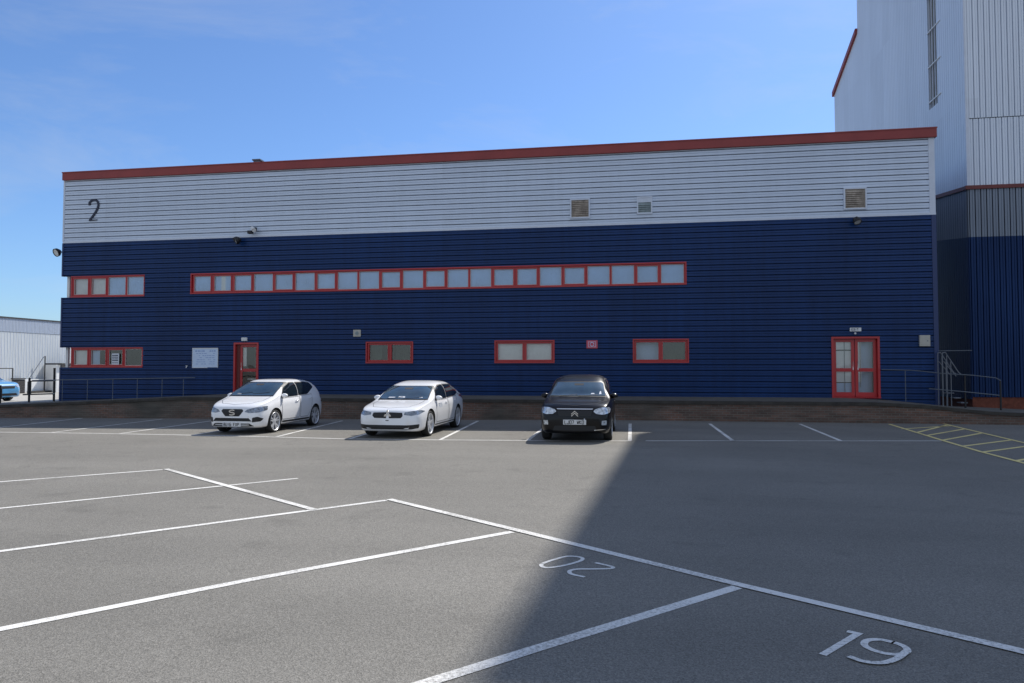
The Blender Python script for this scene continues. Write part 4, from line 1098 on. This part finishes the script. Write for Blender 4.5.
# --- white saloon
saloon = dict(L=4.50, w=1.71, wr=.325, fy=.86, ry=3.52, paint='carwhite', spokes=5, double=False, tumble=.155, crease=.014, shoulder=.91, cowl=1.02,
    top=[(0, .58), (.03, .66), (.10, .715), (.25, .77), (.6, .835), (1.0, .885), (1.12, .92), (1.5, 1.12), (1.85, 1.27), (2.15, 1.34), (2.6, 1.38), (3.15, 1.37), (3.5, 1.315), (3.85, 1.16), (4.02, 1.06), (4.32, 1.01), (4.44, .93), (4.50, .65)],
    belt=[(0, .50), (.1, .63), (.3, .72), (.7, .79), (1.15, .86), (2.1, .90), (3.3, .94), (4.1, .95), (4.4, .85), (4.50, .55)],
    plan=[(0, .68), (.04, .78), (.12, .865), (.28, .94), (.6, .985), (1.2, 1.0), (2.2, 1.0), (3.5, .99), (4.1, .95), (4.4, .88), (4.50, .80)],
    under=[(0, .24), (.08, .18), (.3, .16), (.6, .17), (4.0, .18), (4.4, .24), (4.50, .32)],
    n=[(0, 3.4), (.4, 2.9), (1.0, 3.2), (1.25, 4.2), (1.9, 4.5), (3.0, 4.5), (3.7, 3.8), (4.2, 3.0)],
    glass=[('windscreen', [(-.65, .94), (-.66, .92), (.66, .92), (.65, .94), (.595, 1.195), (.55, 1.225), (-.55, 1.225), (-.595, 1.195)], 'front'),
           ('rear_screen', [(-.5, 1.09), (.5, 1.09), (.42, 1.3), (-.42, 1.3)], 'rear'),
           ('side_window', [(1.38, .905), (2.44, .925), (2.42, 1.265), (2.1, 1.245), (1.76, 1.14)], 'side'),
           ('side_window', [(2.51, .93), (3.34, .965), (3.66, 1.04), (3.50, 1.18), (3.2, 1.26), (2.50, 1.268)], 'side')],
    patches=[('headlight', [(.42, .585), (.60, .56), (.76, .595), (.815, .66), (.76, .69), (.58, .67), (.43, .645)], 'frontpair', 'lensdark', .005),
             ('upper_grille', [(.035, .50), (.34, .505), (.39, .56), (.37, .635), (.035, .645)], 'frontpair', 'darkplastic', .004),
             ('lower_grille', [(-.74, .26), (-.6, .235), (.6, .235), (.74, .26), (.76, .355), (.5, .335), (-.5, .335), (-.76, .355)], 'front', 'darkplastic', .004),
             ('plate_recess', [(-.05, .435), (.03, .435), (.03, .455), (-.05, .455)], 'front', 'darkplastic', .004),
             ('sill_trim', [(1.26, .25), (3.12, .25), (3.12, .28), (1.26, .28)], 'side', 'darkplastic', .004)],
    doors=[([(1.36, .33), (2.44, .33), (2.47, .885), (1.34, .87)], (2.2, .80)), ([(2.51, .33), (3.02, .33), (3.26, .62), (3.46, .93), (2.52, .895)], (3.14, .83))],
    papers=[(-.42, -.22, .94, .96), (-.16, .04, .94, .975), (.42, .52, .94, .96)], bonnet=[[(.62, 1.1), (.60, .6), (.46, .24), (0, .15)]], mirror=(1.52, .89), plate=None, tailz=.78)
car2 = make_car(saloon)
tag(car2, 'white saloon car with three pointed grille badge and no front plate', 'car', 'cars parked nose out in front of the building')
# three-armed emblem on the grille, small sticker on the front door
c = saloon['_cast']('front', 0, .60, .006)
bm = B()
for a in (90, 210, 330):
    d = Vector((math.cos(R(a)), 0, math.sin(R(a)))); n = Vector((-d.z, 0, d.x))
    P = [Vector((0, 0, 0)), d*.055+n*.032, d*.11, d*.055-n*.032]
    f = [bm.verts.new(p+Vector((0, c.y-.012, .60))) for p in P]; g_ = [bm.verts.new(p+Vector((0, c.y+.015, .60))) for p in P]
    bm.faces.new(f)
    for k in range(4): bm.faces.new((f[k], f[(k+1)%4], g_[(k+1)%4], g_[k]))
finish('badge', bm, 'chrome', car2)
saloon['_patch']('sticker', [(1.56, .70), (1.86, .70), (1.86, .80), (1.56, .80)], 'side', mat('grey_sticker', (.30, .33, .38), .5), car2, .006, 1, rnd=0)
b2 = B()
for z in (.735, .765): saloon['_seam'](b2, [(1.60, z), (1.82, z)], 'side', .012, 1, .008)
finish('sticker_print', b2, 'white', car2, recalc=False)

# --- black small hatchback
black = dict(L=3.86, w=1.67, wr=.31, fy=.76, ry=3.22, paint='carblack', spokes=7, double=False, tumble=.17, crease=.014, shoulder=.93, cowl=.82,
    top=[(0, .62), (.03, .72), (.08, .79), (.2, .87), (.5, .93), (.8, .965), (.92, 1.0), (1.3, 1.235), (1.65, 1.42), (1.95, 1.50), (2.4, 1.52), (2.9, 1.49), (3.3, 1.42), (3.55, 1.28), (3.72, 1.05), (3.82, .85), (3.86, .6)],
    belt=[(0, .54), (.08, .70), (.25, .815), (.6, .885), (1.0, .935), (2.0, .97), (3.0, 1.0), (3.4, 1.0), (3.7, .88), (3.86, .55)],
    plan=[(0, .72), (.03, .80), (.10, .88), (.22, .94), (.5, .985), (1.0, 1.0), (2.0, 1.0), (3.2, .99), (3.6, .93), (3.8, .86), (3.86, .78)],
    under=[(0, .25), (.08, .20), (.3, .18), (.6, .18), (3.5, .2), (3.75, .25), (3.86, .33)],
    n=[(0, 3.6), (.3, 3.0), (.85, 3.2), (1.05, 4.2), (1.8, 4.6), (2.6, 4.6), (3.4, 4.2), (3.8, 3.2)],
    glass=[('windscreen', [(-.65, 1.04), (-.665, 1.015), (.665, 1.015), (.65, 1.05), (.575, 1.30), (.53, 1.33), (-.53, 1.33), (-.575, 1.30)], 'front'),
           ('rear_screen', [(-.5, 1.1), (.5, 1.1), (.42, 1.36), (-.42, 1.36)], 'rear'),
           ('side_window', [(1.30, .985), (2.15, 1.01), (2.15, 1.405), (1.85, 1.39), (1.55, 1.25)], 'side'),
           ('side_window', [(2.23, 1.01), (2.95, 1.05), (3.15, 1.16), (2.85, 1.36), (2.23, 1.405)], 'side')],
    patches=[('headlight', [(.42, .70), (.50, .645), (.66, .635), (.775, .67), (.80, .745), (.76, .795), (.60, .79), (.46, .75)], 'frontpair', 'lens', .005),
             ('bonnet_shine_strip', [(-.40, .745), (.40, .745), (.42, .765), (-.42, .765)], 'front', 'chrome', .005),
             ('upper_grille', [(-.36, .60), (.36, .60), (.40, .715), (-.40, .715)], 'front', 'darkplastic', .004),
             ('lower_grille', [(-.50, .27), (.50, .27), (.46, .38), (-.46, .38)], 'front', 'darkplastic', .004),
             ('fog_lamp', [(.60, .40), (.71, .40), (.72, .50), (.61, .50)], 'frontpair', 'lens', .006),
             ('chrome_strip', [(.44, .275), (.70, .30), (.70, .315), (.44, .29)], 'front', 'chrome', .006)],
    doors=[([(1.14, .30), (2.16, .30), (2.18, .975), (1.16, .93)], (1.94, .85)), ([(2.22, .30), (2.74, .30), (2.95, .62), (3.05, 1.02), (2.23, .975)], (2.8, .90))],
    papers=[(.30, .40, 1.05, 1.075), (.50, .56, 1.05, 1.12)], bonnet=[[(.66, .95), (.64, .5), (.5, .2), (0, .12)]], mirror=(1.36, .96), plate=(0, .46, 'LJ07 WKO'), tailz=.85)
car3 = make_car(black)
tag(car3, 'small black hatchback with double chevron badge and white number plate', 'car', 'cars parked nose out in front of the building')
c = black['_cast']('front', 0, .66, .006)
bm = B()
for z in (0, -.045): flat_stroke(bm, [(-.075, 0, z-.05), (0, 0, z+.02), (.075, 0, z-.05)], .02, -.014-(.001 if z else 0), .02)
for v in bm.verts: v.co += Vector((0, c.y, .69))
finish('badge', bm, 'chrome', car3)
c = black['_cast']('front', .22, .53, .0)
bm = B(); bmesh.ops.create_uvsphere(bm, u_segments=10, v_segments=6, radius=.018)
for v in bm.verts: v.co = v.co*1.0 + c
finish('tow_cap', bm, 'chrome', car3, smooth=True)

# --- blue car at the far left
blue = dict(black); blue.update(paint='carblue', mirror_mat='carblue', plate=None, spokes=5)
blue['patches'] = [p for p in black['patches'] if p[0] != 'bonnet_shine_strip'] + [('bumper_trim', [(0.06, .25), (.40, .25), (.40, .42), (.06, .42)], 'side', 'carpale', .005)]
car4 = make_car(blue)
tag(car4, 'bright blue small car beyond the black railing at the far left', 'car')

def place(car, x, y, rz, z=None, pivot=.8):
    z = gz(x) if z is None else z
    car.rotation_euler = (0, 0, rz)
    off = Matrix.Rotation(rz, 3, 'Z') @ Vector((0, pivot, 0))
    car.location = (x-off.x, y-off.y, z)
# (x, y) is the middle of the front axle
place(car1, -10.50, -8.42, R(-1), pivot=.80)
place(car2, -5.95, -9.08, R(-1), pivot=.86)
place(car3, -1.36, -9.65, R(0), pivot=.76)
place(car4, -29.2, 2.0, R(90), z=.13, pivot=.76)

# ------------------------------------------------------------------ camera, sky, sun
cam_d = bpy.data.cameras.new('camera'); cam = bpy.data.objects.new('camera', cam_d); COL.objects.link(cam); scene.camera = cam
cam_d.sensor_width = 36; cam_d.lens = 720*36/1024; cam_d.clip_end = 4000; cam_d.clip_start = .05
cam.location = (0, -26.8, 1.68); cam.rotation_euler = (R(90+2.1), 0, R(9.7))

sd = Vector((.380, .737, 1)).normalized()
el = math.asin(sd.z); az = math.atan2(sd.x, sd.y)
sun_d = bpy.data.lights.new('sun', 'SUN'); sun_d.energy = 5.0; sun_d.angle = R(.45); sun_d.color = (1, .96, .90)
sun = bpy.data.objects.new('sun', sun_d); COL.objects.link(sun)
sun.rotation_euler = sd.to_track_quat('Z', 'Y').to_euler()
w = bpy.data.worlds.new('World'); scene.world = w; w.use_nodes = True
nt = w.node_tree; N = nt.nodes.new; Lk = nt.links.new
bg = nt.nodes['Background']
sky = N('ShaderNodeTexSky'); sky.sky_type = 'NISHITA'; sky.sun_disc = False; sky.sun_elevation = el; sky.sun_rotation = az
sky.altitude = 50; sky.air_density = 1.0; sky.dust_density = .6; sky.ozone_density = 2.2
tc = N('ShaderNodeTexCoord')
mp = N('ShaderNodeMapping'); mp.inputs['Scale'].default_value = (1.2, 1.2, 4.5); mp.inputs['Rotation'].default_value = (0, R(14), R(20)); Lk(tc.outputs['Generated'], mp.inputs['Vector'])
cn = N('ShaderNodeTexNoise'); cn.inputs['Scale'].default_value = 2.3; cn.inputs['Detail'].default_value = 12; cn.inputs['Roughness'].default_value = .62; cn.inputs['Distortion'].default_value = .6
Lk(mp.outputs[0], cn.inputs['Vector'])
cr = N('ShaderNodeMapRange'); cr.inputs[1].default_value = .47; cr.inputs[2].default_value = .80; cr.inputs[3].default_value = 0; cr.inputs[4].default_value = .30; Lk(cn.outputs['Fac'], cr.inputs[0])
mx = N('ShaderNodeMix'); mx.data_type = 'RGBA'; sp = N('ShaderNodeSeparateXYZ'); Lk(tc.outputs['Generated'], sp.inputs[0])
hz = N('ShaderNodeMapRange'); hz.interpolation_type = 'SMOOTHSTEP'; hz.inputs[1].default_value = .35; hz.inputs[2].default_value = -.5; hz.inputs[3].default_value = 0; hz.inputs[4].default_value = .55; Lk(sp.outputs['Y'], hz.inputs[0])   # unseen bright haze added behind the camera as neutral fill light
ad = N('ShaderNodeMath'); ad.operation = 'ADD'; ad.use_clamp = True; Lk(cr.outputs[0], ad.inputs[0]); Lk(hz.outputs[0], ad.inputs[1])
Lk(ad.outputs[0], mx.inputs[0]); mx.inputs[7].default_value = (5.2, 5.5, 5.9, 1)
gr = N('ShaderNodeMix'); gr.data_type = 'RGBA'; gr.blend_type = 'MULTIPLY'; gr.inputs[0].default_value = 1; gr.inputs[7].default_value = (.74, .96, 1.26, 1)
Lk(sky.outputs[0], gr.inputs[6]); Lk(gr.outputs[2], mx.inputs[6])
Lk(mx.outputs[2], bg.inputs['Color']); bg.inputs['Strength'].default_value = .122
scene.view_settings.view_transform = 'Standard'; scene.view_settings.look = 'None'; scene.view_settings.exposure = 0
